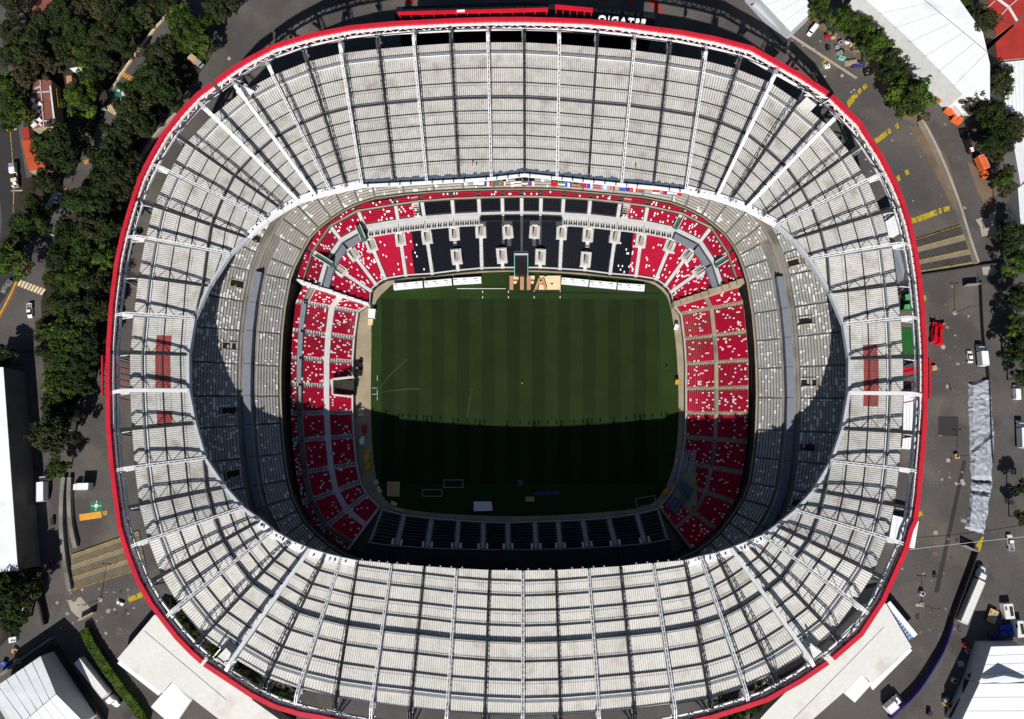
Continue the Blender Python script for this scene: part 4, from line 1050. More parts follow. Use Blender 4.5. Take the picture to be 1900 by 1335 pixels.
cu = bpy.data.curves.new('letters', 'FONT'); cu.body = 'ESTADIO'; cu.size = 3.4; cu.extrude = .32; cu.align_x = 'CENTER'; cu.space_character = 1.22; cu.offset = .03
ft = bpy.data.objects.new('letters_source', cu); C.objects.link(ft); bpy.context.view_layer.update()
me = bpy.data.meshes.new_from_object(ft.evaluated_get(bpy.context.evaluated_depsgraph_get())); bpy.data.objects.remove(ft)
me.materials.clear(); me.materials.append(MATS['white_paint'])
lt = bpy.data.objects.new('sign_letters', me); C.objects.link(lt); lt.parent = root
a, b = P(1110, 29.5, 39.2) - off, P(1200, 37.5, 39.2) - off
lt.location = ((a.x + b.x) / 2, (a.y + b.y) / 2, 36.8); lt.rotation_euler = (math.pi / 2, 0, math.pi + math.atan2(b.y - a.y, b.x - a.x))
lt.scale = (1.0, 1, 1)
mb = MB(); mb.beam((a.x, a.y, 36.6), (b.x, b.y, 36.6), .4, .3, 'dark_steel')
for k in range(6): q_ = a.lerp(b, k / 5); mb.box(q_.x, q_.y, 32, .2, .2, 4.6, 'dark_steel')
mb.build('letter_rail', root)

# walls, fences, ramps, stairs
def wall(name, label, cat, pts, w, h, m, z0=0.0, smooth=12, caps=None, group=None):
    P3 = [P(x, y, z0 + h) for x, y in pts]; o = Vector((P3[0].x, P3[0].y, 0)); mb = MB()
    if len(P3) > 2:
        cv = Curve(P3); P3 = [cv(k / smooth) for k in range(smooth + 1)]
    for a, b in zip(P3[:-1], P3[1:]):
        a, b = a - o, b - o; mb.beam((a.x, a.y, z0 + h / 2), (b.x, b.y, z0 + h / 2), w, h, m)
    ob = mb.build(name, None, o); tag(ob, label, cat, group); return ob
wall('retaining_wall', 'long pale retaining wall curving along the right access road', 'wall', [(1711,221),(1730,255),(1755,310),(1780,375),(1800,440),(1816,487)], .9, 2.6, 'pale_concrete')
wall('kerb_wall', 'low kerb wall with orange edge beside the upper left road', 'wall', [(342,-2),(300,36),(265,80),(232,125),(206,165)], .55, .8, 'pale_paint')
wall('kerb_wall', 'low ochre kerb wall by the wide pale crosswalk on the left', 'wall', [(34,512),(20,545),(-4,590)], .5, .8, 'ochre_paint')
wall('ramp_wall', 'beige curved ramp parapet, the longer one beside the left stairs', 'wall', [(117,886),(113,930),(113,985),(118,1040),(128,1095)], 1.4, 1.6, 'concrete')
wall('ramp_wall', 'beige curved ramp parapet, the shorter one nearer the stadium', 'wall', [(128,886),(127,930),(130,975),(139,1016)], 1.4, 1.6, 'concrete')
wall('planter_wall', 'short pale wall at the upper end of the clipped hedge', 'wall', [(144,1152),(172,1137)], .5, 2.0, 'beige_concrete')
wall('yard_wall', 'dark wall along the bottom left road beside the warehouse', 'wall', [(98,1200),(128,1250),(170,1310),(190,1340)], .6, 2.5, 'dark_concrete')
wall('yard_wall', 'pale wall with dark shadow in front of the bottom left warehouse', 'wall', [(-5,1256),(40,1222),(95,1184)], .6, 2.4, 'concrete')
wall('street_wall', 'thin dark wall beside the left road next to the round tree', 'wall', [(56,1052),(66,1085),(70,1115),(80,1160)], .6, 2.2, 'dark_concrete')
wall('rim_wall', 'pale low wall curving just outside the upper left of the red rim', 'wall', [(334,203),(300,235),(270,275),(246,320),(233,346)], .9, 1.4, 'pale_concrete')
wall('kerb_line', 'straight pale kerb crossing the upper right plaza beside parked carts', 'kerb', [(1466,64),(1530,106),(1590,145)], .8, .4, 'pale_concrete')
wall('stub_wall', 'short pale wall on the right plaza casting a hard shadow', 'wall', [(1794,528),(1821,526)], .35, 2.6, 'concrete')
wall('stub_wall', 'short pale wall above the parked articulated lorry', 'wall', [(1790,1012),(1816,1024)], .35, 2.6, 'concrete')
wall('plaza_fence', 'long dark fence line along the right edge of the plaza', 'fence', [(1821,520),(1826,620),(1836,700),(1840,800),(1844,860)], .25, 1.6, 'dark_steel')
wall('plaza_fence', 'dark fence running beside the articulated lorry', 'fence', [(1816,1024),(1800,1070),(1774,1140),(1768,1160)], .25, 2.2, 'dark_steel')
wall('banner_fence', 'violet banner fence curving through the bottom right corner', 'fence', [(1770,1158),(1757,1200),(1735,1240),(1705,1285),(1672,1318),(1655,1335)], .35, 2.6, 'tarp_violet')
wall('stair_rail', 'dark rail along the lower edge of the right-hand stairs', 'railing', [(1705,510),(1760,502),(1815,493),(1868,486)], .25, 1.2, 'dark_steel')
wall('road_bollard_line', 'pale bar barrier across the left access road', 'barrier', [(72,428),(99,437)], .35, .5, 'pale_paint')
wall('street_kerb', 'pale kerb island beside the white car on the left road', 'kerb', [(105,355),(86,392),(84,398)], 2.2, .25, 'pale_concrete')
def stairs(label, q, bands, rails):
    """q: four corners, top-left, top-right, bottom-right, bottom-left"""
    a, b, c, d = [V2(P(x, y, 0)) for x, y in q]; o = (a + b + c + d) / 4
    root = empty('terrace_stairs', o, 0, label, 'stairs')
    for k, (t0, t1, kind) in enumerate(bands):
        mb = MB(); n = max(1, int((a - d).length * (t1 - t0) / .4)) if kind == 's' else 1
        for j in range(n):
            u0, u1 = lerp(t0, t1, j / n), lerp(t0, t1, (j + (.62 if kind == 's' else 1)) / n)
            mb.prism([a.lerp(d, u0) - o, b.lerp(c, u0) - o, b.lerp(c, u1) - o, a.lerp(d, u1) - o], 0, .3 if kind == 's' else .34, 'stair_tan' if kind != 's' else rails)
        mb.build('flight' if kind == 's' else 'landing', root)
    mb = MB()
    for t in [0] + [b_[1] for b_ in bands if b_[2] == 's'] : mb.beam(a.lerp(d, t) - o + Vector((0, 0, .4)), b.lerp(c, t) - o + Vector((0, 0, .4)), .16, .12, 'yellow_paint')
    mb.build('edge_line', root)
stairs('wide beige stairs with landings on the left between ramp walls and rim', ((134,1030),(258,986),(272,1053),(132,1096)), [(0, .1, 'l'), (.1, .3, 's'), (.3, .42, 'l'), (.42, .64, 's'), (.64, .75, 'l'), (.75, 1, 's')], 'stair_tan')
stairs('wide grey stairs with yellow edge lines on the right of the stadium', ((1690,448),(1788,417),(1816,490),(1704,508)), [(0, .24, 's'), (.24, .38, 'l'), (.38, .62, 's'), (.62, .74, 'l'), (.74, .94, 's'), (.94, 1, 'l')], 'asphalt_warm')

# ================================================================== VEHICLES
def wheels(root, xs, hw, r=.36, w=.28, m='rubber'):
    for x in xs:
        for sg in (-1, 1):
            mb = MB(); mb.wheel((x, sg * hw, r), r, w, m, (0, 1, 0)); mb.build('wheel', root)
def loft(mb, secs, m):
    """secs: (x, half width, z bottom, z top, half width at top)"""
    for (x0, w0, b0, t0, v0), (x1, w1, b1, t1, v1) in zip(secs[:-1], secs[1:]):
        mb.hexa([(x0, -w0, b0), (x1, -w1, b1), (x1, w1, b1), (x0, w0, b0), (x0, -v0, t0), (x1, -v1, t1), (x1, v1, t1), (x0, v0, t0)], m)
def base(rear, front, name, label, cat, group=None, z=0.0):
    a, b = P(*rear, z + .8), P(*front, z + .8); c = (a + b) / 2
    return empty(name, (c.x, c.y, z), math.atan2(b.y - a.y, b.x - a.x), label, cat, group)
def car(rear, front, label, m='white_paint', kind='car', group='parked cars and vans'):
    r = base(rear, front, {'car': 'parked_car', 'pickup': 'pickup_truck', 'van': 'parked_van'}[kind], label, {'car': 'car', 'pickup': 'pickup truck', 'van': 'van'}[kind], group)
    mb = MB()
    if kind == 'car':
        loft(mb, [(-2.2, .72, .35, .75, .66), (-2.05, .86, .22, .92, .8), (-.9, .9, .2, .98, .84), (1.0, .9, .2, .95, .84), (2.0, .86, .22, .78, .74), (2.25, .66, .35, .62, .6)], m); mb.build('body', r)
        mb = MB(); loft(mb, [(-1.55, .8, .9, .98, .78), (-.95, .8, .95, 1.42, .62), (.35, .8, .95, 1.44, .62), (1.1, .8, .94, .97, .76)], 'glass_dark'); mb.build('windows', r)
        mb = MB(); loft(mb, [(-.92, .64, 1.41, 1.47, .58), (.32, .64, 1.43, 1.49, .58)], m); mb.build('roof', r)
        wheels(r, (-1.35, 1.4), .82)
    elif kind == 'pickup':
        loft(mb, [(-2.7, .88, .4, .9, .86), (-.4, .92, .3, .95, .88), (-.4, .92, .3, 1.1, .88), (1.4, .92, .3, 1.12, .86), (2.4, .88, .35, .98, .78), (2.7, .74, .45, .8, .68)], m); mb.build('body', r)
        mb = MB()
        for y in (-.84, .84): mb.box(-1.55, y, .9, 2.2, .1, .42, m)
        mb.box(-2.65, 0, .9, .1, 1.7, .42, m); mb.box(-1.55, 0, .9, 2.1, 1.5, .06, 'grey_steel'); mb.build('cargo_bed', r)
        mb = MB(); loft(mb, [(-.5, .84, 1.05, 1.1, .82), (-.25, .84, 1.08, 1.75, .68), (.85, .84, 1.1, 1.76, .68), (1.55, .84, 1.08, 1.12, .8)], 'glass_dark'); mb.build('windows', r)
        mb = MB(); loft(mb, [(-.22, .7, 1.74, 1.8, .64), (.82, .7, 1.75, 1.81, .64)], m); mb.build('roof', r)
        wheels(r, (-1.6, 1.7), .84, .4)
    else:
        loft(mb, [(-2.6, .92, .3, 1.9, .84), (-2.4, .96, .25, 2.1, .86), (1.1, .96, .25, 2.1, .86), (1.7, .94, .25, 1.35, .82), (2.5, .86, .3, 1.0, .76), (2.65, .7, .4, .85, .66)], m); mb.build('body', r)
        mb = MB(); loft(mb, [(1.15, .84, 1.45, 2.0, .8), (1.75, .82, 1.28, 1.37, .78)], 'glass_dark'); mb.build('windscreen', r)
        wheels(r, (-1.6, 1.6), .86)
    for sg in (-1, 1):
        x = {'car': 2.18, 'pickup': 2.62, 'van': 2.58}[kind]
        mb = MB(); mb.box(x, sg * .56, .62, .14, .3, .14, 'silver_paint'); mb.build('headlight', r)
    return r
def lorry(rear, front, label, length, boxm='white_paint', cabm='white_paint', artic=False, h=3.7, group='lorries', name='box_lorry', text=None, w=2.5):
    r = base(rear, front, name, label, 'lorry', group); Lc = 2.3 if not artic else 4.2; x0 = -length / 2; xb = length / 2 - Lc - (.4 if not artic else .9)
    mb = MB(); loft(mb, [(x0, w / 2, 1.0, h, w / 2), (xb, w / 2, 1.0, h, w / 2)], boxm)
    mb.build('cargo_box', r)
    mb = MB()
    for x in (x0 + .06, xb - .06): mb.beam((x, -w / 2, h + .03), (x, w / 2, h + .03), .12, .08, 'fascia_grey')
    for y in (-w / 2 + .05, w / 2 - .05): mb.beam((x0, y, h + .03), (xb, y, h + .03), .1, .08, 'fascia_grey')
    mb.build('roof_edge', r)
    mb = MB(); mb.box((x0 + length / 2) / 2 - .3, 0, .55, length - .6, .9, .4, 'dark_steel'); mb.build('chassis', r)
    mb = MB(); f = length / 2
    if artic:
        loft(mb, [(f - 4.2, 1.05, .7, 3.2, 1.0), (f - 3.9, 1.15, .6, 3.5, 1.0), (f - 2.6, 1.15, .6, 3.3, .98), (f - 2.0, 1.1, .6, 2.0, .95), (f - .4, .95, .6, 1.75, .7), (f, .8, .6, 1.3, .6)], cabm)
    else:
        loft(mb, [(f - Lc, 1.1, .6, 2.4, 1.0), (f - .9, 1.1, .6, 2.4, 1.0), (f - .3, 1.08, .6, 1.5, 1.0), (f, 1.0, .6, 1.2, .95)], cabm)
    mb.build('cab', r); mb = MB()
    if artic: loft(mb, [(f - 2.62, .98, 2.1, 3.1, .9), (f - 1.98, .98, 2.0, 2.06, .92)], 'glass_dark')
    else: loft(mb, [(f - .92, 1.0, 1.6, 2.36, .94), (f - .28, 1.0, 1.5, 1.56, .96)], 'glass_dark')
    mb.build('windscreen', r)
    wheels(r, [x0 + 1.0, x0 + 2.2, f - 1.1] + ([f - 3.6] if artic else []), w / 2 - .2, .48, .34)
    if text:
        side = text
        mb = MB(); rr = random.Random(4)
        for k in range(12): mb.box(x0 + 3 + k * .52, side * (w / 2 + .012), 2.0, .34, .02, .75, 'slate')
        mb.build('side_lettering', r)
    return r
car((102,378), (112,357), 'white saloon car beside the pale kerb island on the left road')
car((55.5,566), (56,588), 'white pickup driving on the left road below the wide crosswalk', kind='pickup')
car((1801,674), (1799,651), 'small white car parked beside the white box lorry on the right plaza')
car((1516,47), (1499,67), 'white van parked below the top right marquee roof', kind='van')
car((1736,166), (1721,146), 'white van on the upper right road behind the orange tractor', kind='van')
car((1876,1019), (1873,995), 'white and dark pickup on the lower right road', kind='pickup')
car((1886,745), (1884,712), 'white van cut by the right edge of the road', kind='van')
car((142,764), (153,772), 'silver car in tree shade by the left box lorry', m='silver_paint', kind='car')
car((150,720), (151,706), 'bright red car under trees left of the rim', m='red_paint')
car((171,686), (174,662), 'dark van in deep shade between left trees and rim', m='glass_dark', kind='van')
lorry((84,931), (84,880), 'white box lorry parked on the left access road', 9.5)
lorry((172,903), (138,904), 'white box container lorry beside the green painted square', 7.0)
lorry((134,800), (139,764), 'white box lorry tilted among trees on the left', 6.6)
lorry((152,1222), (222,1310), 'long white articulated lorry beside the clipped hedge', 20.5, artic=True, name='articulated_lorry', boxm='cream_roof')
lorry((1780,1152), (1822,1052), 'long grey articulated lorry with lettered side beside the dark fence', 20.5, artic=True, name='articulated_lorry', text=1, boxm='cream_roof')
lorry((1820,681), (1816,640), 'white box lorry on the right plaza next to the small white car', 7.8)
lorry((1640,1316), (1668,1292), 'white box lorry near the violet banner in the bottom right', 6.4)
lorry((1893,833), (1891,780), 'white box lorry on the right edge of the road below the van', 9.6)
lorry((1810,291), (1830,334), 'orange box lorry on the upper right road below the skips', 8.2, boxm='orange_paint', cabm='orange_paint')
lorry((354,108), (376,124), 'small truck with timber load beside the upper left trees', 6.2, boxm='wood', h=2.3, cabm='silver_paint')
# old tanker truck on the far left street
r = base((31,355), (25,297), 'service_truck', 'pale service truck with exposed machinery on the far left street', 'truck', 'lorries')
mb = MB(); loft(mb, [(-5.2, 1.15, .7, 1.2, 1.15), (2.8, 1.15, .7, 1.2, 1.15)], 'grey_steel'); mb.build('flatbed', r)
mb = MB(); loft(mb, [(3.0, 1.15, .6, 2.6, 1.0), (4.4, 1.15, .6, 2.5, 1.0), (5.2, 1.05, .6, 1.4, .9)], 'silver_paint'); mb.build('cab', r)
mb = MB(); loft(mb, [(4.42, 1.0, 1.6, 2.4, .92), (5.0, 1.0, 1.5, 1.55, .92)], 'glass_dark'); mb.build('windscreen', r)
mb = MB(); mb.box(1.6, 0, 1.2, 2.2, 2.1, 1.4, 'white_paint'); mb.box(-.6, .2, 1.2, 1.6, 1.4, .8, 'dark_steel'); mb.box(-2.2, 0, 1.2, 1.2, 2.2, .9, 'cream_board'); mb.wheel((-3.8, -.5, 1.9), .6, 1.0, 'white_paint', (0, 1, 0)); mb.wheel((-4.7, .4, 1.8), .5, .9, 'fascia_grey', (0, 1, 0)); mb.build('machinery', r)
wheels(r, (-3.6, -2.4, 3.9), 1.0, .5, .34)
# orange tractor and skips
r = base((1700,127), (1716,139), 'yellow_loader', 'orange tractor with lattice trailer on the upper right road', 'tractor')
mb = MB(); loft(mb, [(-1.9, .9, .6, 1.5, .8), (-.2, .9, .6, 1.6, .8), (1.9, .55, .6, 1.35, .5)], 'orange_paint'); mb.build('body', r)
mb = MB(); loft(mb, [(-.9, .75, 1.5, 2.5, .65), (.5, .75, 1.5, 2.5, .6)], 'glass_dark'); mb.build('cab', r); wheels(r, (-1.1, 1.3), 1.0, .7, .45)
mb = MB()
for y in (-.7, .7): mb.beam((-2, y, .8), (-5.6, y, .8), .2, .3, 'dark_steel')
for k in range(6): mb.beam((-2.2 - k * .6, -.7, .8), (-2.2 - k * .6, .7, .8), .15, .2, 'dark_steel')
mb.build('trailer', r)
for k, ((cx, cy), lb) in enumerate((((1749,186), 'orange skip nearest the white van, topmost of three'), ((1762,206), 'orange skip in the middle of the three'), ((1775,223), 'orange skip at the lower end of the three'))):
    c = P(cx, cy, 1.2); r = empty('waste_skip', (c.x, c.y, 0), -.62, lb, 'skip', 'orange skips')
    mb = MB(); mb.box(0, 0, .25, 3.3, 2.3, 1.9, 'orange_paint', 0, 1.08); mb.build('bin', r)
    mb = MB()
    for x in (-.85, .85): mb.box(x, 0, 2.16, 1.6, 2.35, .14, 'orange_paint', 0, .94)
    mb.build('lid', r); mb = MB(); mb.box(0, 0, 2.2, .16, 2.4, .14, 'dark_steel'); mb.build('hinge', r); wheels(r, (-1.2, 1.2), .9, .25, .15)
r = base((1785,240), (1803,287), 'flatbed_trailer', 'long dark flatbed trailer between the skips and the orange lorry', 'trailer')
mb = MB(); loft(mb, [(-5, 1.15, .7, 1.1, 1.15), (5, 1.15, .7, 1.1, 1.15)], 'black'); mb.build('deck', r); mb = MB(); mb.box(3.6, .3, 1.1, 1.6, 1.2, .5, 'white_paint'); mb.box(4.0, -.6, 1.1, .8, .6, .6, 'red_paint'); mb.build('load', r); wheels(r, (-3.5, -2.4, 3.4), 1.0, .45, .3)
# red boom lifts
for (ra, fa), lb in ((((1741,648), (1742,606)), 'red articulated boom lift beside the right rim, the nearer one'), (((1731,640), (1733,606)), 'second red boom lift tight against the rim')):
    r = base(ra, fa, 'boom_lift', lb, 'boom lift', 'red boom lifts')
    mb = MB(); mb.box(0, 0, .5, 5.6, 2.1, .9, 'red_paint', 0, .92); mb.build('chassis', r)
    mb = MB(); mb.box(-1.2, 0, 1.4, 2.6, 1.8, .9, 'red_paint', 0, .85); mb.build('turret', r)
    mb = MB(); mb.beam((-2.2, .35, 2.3), (3.0, .35, 2.5), .5, .55, 'red_paint'); mb.beam((3.0, -.2, 2.3), (-1.0, -.2, 1.9), .4, .4, 'red_paint'); mb.build('boom', r)
    mb = MB(); mb.box(3.9, .1, 1.6, 1.6, 2.2, .2, 'red_paint')
    for x, y in ((3.2, -.9), (4.6, -.9), (3.2, 1.1), (4.6, 1.1)): mb.box(x, y, 1.7, .12, .12, 1.0, 'red_paint')
    for y in (-.9, 1.1): mb.beam((3.2, y, 2.7), (4.6, y, 2.7), .12, .12, 'red_paint')
    mb.build('basket', r); wheels(r, (-1.9, 1.9), 1.0, .55, .4, 'rubber')

# ================================================================== THINGS ON THE PLAZA
def tarp(label, poly, seed):
    q = [P(x, y, .8) for x, y in poly]; o = V2(sum((V2(p) for p in q), Vector()) / 4); rr = random.Random(seed); mb = MB(); nx, ny = 8, max(5, int((q[0] - q[3]).length / 1.0))
    g = []
    for j in range(ny + 1):
        row = []
        for i in range(nx + 1):
            u, v = i / nx, j / ny; p = q[0].lerp(q[1], u).lerp(q[3].lerp(q[2], u), v); edge = min(u, 1 - u, v, 1 - v)
            row.append((p.x - o.x + rr.uniform(-.3, .3), p.y - o.y + rr.uniform(-.3, .3), (.05 if edge == 0 else rr.uniform(.8, 1.3))))
        g.append(row)
    for j in range(ny):
        for i in range(nx): mb.face([g[j][i], g[j + 1][i], g[j + 1][i + 1], g[j][i + 1]], 'tarp_silver')
    return tag(mb.build('tarpaulin', None, o), label, 'tarpaulin', 'silver tarpaulins over stored goods')
tarp('longest crumpled silver tarpaulin over goods on the right plaza, upper one', [(1799,712),(1839,700),(1846,800),(1801,840)], 1)
tarp('crumpled silver tarpaulin in the middle of the right plaza row', [(1801,838),(1846,800),(1843,893),(1805,890)], 2)
tarp('small silver tarpaulin strip between two larger tarpaulins', [(1805,894),(1844,897),(1842,914),(1804,910)], 3)
tarp('smooth silver tarpaulin at the lower end of the right plaza row', [(1803,913),(1840,919),(1828,992),(1793,982)], 4)
def gens(name, label, cat, c, lx, ly, h, rot, m, topm=None, group=None, z=0.0, extra_m='dark_steel'):
    p = P(*c, z + h); r = empty(name, (p.x, p.y, z), rot, label, cat, group)
    mb = MB(); mb.box(0, 0, .12, lx, ly, h - .12, m, 0, .97, top=topm); mb.build('casing', r)
    mb = MB(); mb.box(lx * .22, 0, h, lx * .32, ly * .6, .12, extra_m); mb.box(-lx * .3, ly * .2, h, lx * .16, ly * .2, .18, extra_m); mb.build('vent', r)
    mb = MB()
    for x in (-.4, .4):
        for y in (-.4, .4): mb.box(x * lx, y * ly, 0, .18, .18, .14, 'black')
    mb.build('skid', r); return r
gens('generator', 'white boxed generator near the blue tarpaulins, upper one', 'generator', (1873,1135), 3.2, 5.0, 2.2, .05, 'white_paint', 'cream_roof', 'plant by the right road')
gens('generator', 'white boxed generator touching the right edge', 'generator', (1893,1168), 3.2, 5.4, 2.2, .05, 'white_paint', 'cream_roof', 'plant by the right road')
gens('generator', 'open trailer of pipes and a timber box left of the upper generator', 'generator', (1842,1144), 3.0, 4.6, 1.2, -.45, 'dark_steel', 'wood', 'plant by the right road', extra_m='silver_paint')
for (x, y), lb in (((1862,1166), 'upper left'), ((1873,1164), 'upper right'), ((1864,1175), 'lower left'), ((1877,1174), 'lower right')):
    p = P(x, y, 1.3); mb = MB(); mb.cyl(0, 0, 0, 1.15, 1.2, 'tarp_blue', 14, 1.1, top='tarp_blue'); mb.cyl(0, 0, 1.2, .5, .15, 'tarp_blue', 10)
    tag(mb.build('water_tank', None, (p.x, p.y, 0)), 'round blue tank, %s of the bright cluster' % lb, 'tank', 'blue tanks by the corner marquee')
for k, (x, y) in enumerate(((1840,1181), (1851,1182))):
    p = P(x, y, 1.2); mb = MB(); mb.cyl(0, 0, 0, 1.0, 1.1, 'tarp_violet', 14, .95); mb.cyl(0, 0, 1.1, .4, .15, 'black', 10)
    tag(mb.build('water_tank', None, (p.x, p.y, 0)), ('shaded dark blue tank left of the bright blue cluster', 'shaded dark blue tank touching the bright blue cluster')[k], 'tank', 'blue tanks by the corner marquee')
CR = [((1534,68),1.6,1.2,'red_paint','red crate stack in front of the round trees'),((1546,70),1.7,1.1,'wood','wooden pallet box in front of the round trees'),((1560,80),2.0,1.4,'silver_paint','grey cart nearest the round trees'),((1553,88),1.6,1.2,'silver_paint','grey cart in the equipment cluster on the upper right plaza'),((1563,95),1.5,1.2,'black','black case in the equipment cluster on the upper right plaza'),((1536,89),1.4,1.6,'black','black case left of the equipment cluster'),((1557,99),2.2,1.3,'silver_paint','grey pallet below the equipment cluster'),((1562,108),2.6,1.6,'teal_paint','mint green pallet of goods below the equipment cluster'),((1573,78),2.0,1.4,'white_paint','white cart by the tree row'),((1582,84),1.8,1.3,'cream_board','cream cart by the tree row'),((1588,92),2.8,1.5,'silver_paint','long grey cart by the tree row'),((1592,120),5.2,2.2,'tarp_violet','dark blue covered trailer by the kerb'),((1578,117),5.0,1.8,'beige_concrete','beige plank trailer by the kerb'),((1610,134),3.0,2.6,'black','dark open crate at the end of the kerb'),((1535,123),2.0,1.6,'white_paint','lone white box on the upper right plaza'),((1710,1102),1.4,1.4,'white_paint','white box near the lower right light pole'),((1733,683),1.6,1.6,'wood','wooden board box against the right rim'),((1749,602),1.8,.6,'orange_paint','small orange barrier beside the boom lifts'),((1867,1194),1.2,1.2,'white_paint','white drum by the corner marquee'),((1791,1197),1.4,1.6,'red_paint','red and white bin left of the corner marquee'),((1795,1208),1.3,1.3,'silver_paint','grey bin left of the corner marquee'),((1783,1232),1.6,1.8,'silver_paint','grey case pile beside the road at lower right'),((1770,1263),1.5,1.5,'cream_board','cream box pile at the road edge, lower right'),((1754,1298),1.8,1.0,'silver_paint','grey chest beside two yellow crates'),((1753,1305),1.3,1.3,'ochre_paint','yellow crate beside the grey chest'),((1761,1309),1.5,1.5,'wood','brown crate beside the grey chest'),((1724,1323),1.4,1.4,'black','black bin lowest at bottom right'),((25,1187),2.6,1.8,'white_paint','white table by the lower left tree'),((27,1208),1.8,1.5,'wood','cardboard pile in the lower left yard'),((33,1227),2.6,1.4,'wood','tan timber stack in the lower left yard'),((8,1232),1.8,1.6,'tarp_blue','blue covered pile in the lower left yard'),((223,1120),2.4,1.0,'white_paint','white bench blocks on the lower left plaza'),((97,1048),1.2,2.0,'tarp_violet','dark cart by the ramp wall at left'),((98,968),1.2,2.4,'dark_steel','dark cycle rack by the ramp wall at left'),((343,125),1.6,1.4,'silver_paint','pale cart below the small timber truck'),((348,140),2.6,.8,'beige_concrete','L-shaped beige plank pile below the timber truck'),((192,203),1.8,1.2,'silver_paint','grey cart beside the upper left crosswalk'),((186,214),2.2,1.6,'black','black car-sized cart shaded by a round tree'),((172,219),1.2,1.2,'yellow_paint','yellow bush-like bin by the upper left road'),((162,250),2.2,1.2,'beige_concrete','beige trolley in tree shade on the upper left road'),((48,501),1.2,1.2,'red_paint','small red parasol at the edge of the left road'),((9,537),2.0,3.0,'grey_concrete','concrete booth left of the wide crosswalk'),((18,526),2.2,2.4,'grey_concrete','second concrete booth left of the wide crosswalk'),((40,1132),2.0,1.2,'white_paint','white crate by the thin left wall'),((1775,847),1.6,1.6,'wood','brown plant box at the middle right light pole'),((1735,1069),1.2,1.2,'green_wall','green bin outside the lower right rim')]
for k, (c, lx, ly, m, lb) in enumerate(CR):
    p = P(*c, .6); rr = random.Random(k); h = rr.uniform(.7, 1.3); mb = MB(); rot = rr.uniform(-.5, .5)
    mb.box(0, 0, .12, lx, ly, h, m, 0, .95)
    for y in (-.35, .35): mb.box(0, y * ly, 0, lx * 1.02, .14, .14, 'dark_steel')
    if lx > 1.5:
        for q in range(3): mb.box(rr.uniform(-.3, .3) * lx, rr.uniform(-.3, .3) * ly, h + .1, rr.uniform(.3, .6), rr.uniform(.3, .6), rr.uniform(.1, .4), rr.choice(['grey_steel', 'silver_paint', 'dark_steel', m]), rr.random())
    else: mb.box(0, 0, h + .1, lx * .7, ly * .7, .1, 'dark_steel')
    nm = 'goods_crate'
    for w_ in ('cart', 'trailer', 'booth', 'bin', 'table', 'bench', 'drum', 'barrier', 'parasol', 'trolley', 'rack', 'pallet', 'pile', 'case', 'box', 'chest', 'stack'):
        if w_ in lb.split(): nm = {'case': 'equipment_case', 'box': 'goods_box', 'pile': 'goods_pile', 'bin': 'waste_bin', 'cart': 'hand_cart', 'booth': 'ticket_booth', 'bench': 'bench_block', 'stack': 'crate_stack', 'rack': 'cycle_rack', 'drum': 'oil_drum'}.get(w_, w_); break
    tag(mb.build(nm, None, (p.x, p.y, 0), rot), lb, nm.split('_')[-1])
for (c, lb, h) in (((1771,581), 'tall light pole on the right plaza above the boom lifts', 9.5), ((187,1113), 'tall light pole on the lower left plaza below the stairs', 10.5), ((1710,1122), 'tall light pole on the lower right plaza', 8), ((1776,847), 'tall light pole on the right plaza beside the silver tarpaulins', 8), ((258,190), 'thin lamp post in the upper left tree belt', 9)):
    p = P(*c, 0); r = empty('light_pole', (p.x, p.y, 0), 0, lb, 'light pole', 'plaza light poles')
    mb = MB(); mb.tube([(0, 0, 0), (0, 0, h)], .13, 'dark_steel', 8, .07); mb.build('pole', r)
    mb = MB(); mb.cyl(0, 0, 0, .8, .3, 'pale_concrete', 12); mb.build('base', r)
    for sg in (-1, 1):
        mb = MB(); mb.beam((0, 0, h), (sg * 1.1, 0, h + .1), .08, .08, 'dark_steel'); mb.box(sg * 1.2, 0, h, .6, .3, .14, 'dark_steel'); mb.build('lamp_head', r)
# cable across the right plaza
mb = MB(); a, b = P(1688, 1020, 3), P(1905, 996, 3); o = V2(a); mb.tube([a.lerp(b, k / 8) - o - Vector((0, 0, math.sin(k / 8 * 3.14) * .6)) for k in range(9)], .06, 'cream_roof', 5)
tag(mb.build('overhead_cable', None, o), 'thin pale cable strung across the lower right plaza', 'cable')
mat('green_lid', L(70, 164, 92), .6, .08)
# goods in the gap between roof and rim on the right
for lb, poly, h, m, t in (('white marquee in the upper right gap between roof and rim', [(1638,395),(1660,380),(1672,432),(1648,436)], 5, 'white_wall', 'white_roof'), ('long white marquee in the middle right gap beside the red mat', [(1676,737),(1706,737),(1704,803),(1675,803)], 5, 'white_wall', 'white_roof'), ('shorter white marquee below the long one in the right gap', [(1675,808),(1704,808),(1700,833),(1673,831)], 5, 'white_wall', 'white_roof'), ('white marquee crossing under the rim at lower right', [(1656,956),(1704,968),(1696,1018),(1648,1006)], 5, 'white_wall', 'white_roof'), ('green container in the right gap, upper of two', [(1679,547),(1698,546),(1700,556),(1680,557)], 2.6, 'mat_green', 'green_lid'), ('green container in the right gap, lower of two', [(1678,566),(1698,564),(1699,574),(1677,574)], 2.6, 'mat_green', 'green_lid'), ('slate grey flat store in the right gap above the green containers', [(1655,450),(1668,460),(1678,500),(1675,522),(1664,522)], 3, 'grey_concrete', 'slate')):
    building('marquee_tent' if 'marquee' in lb else ('cargo_container' if 'container' in lb else 'flat_store'), lb, 'marquee' if 'marquee' in lb else 'container', poly, h, m, t, seams=5 if 'marquee' in lb else 3)
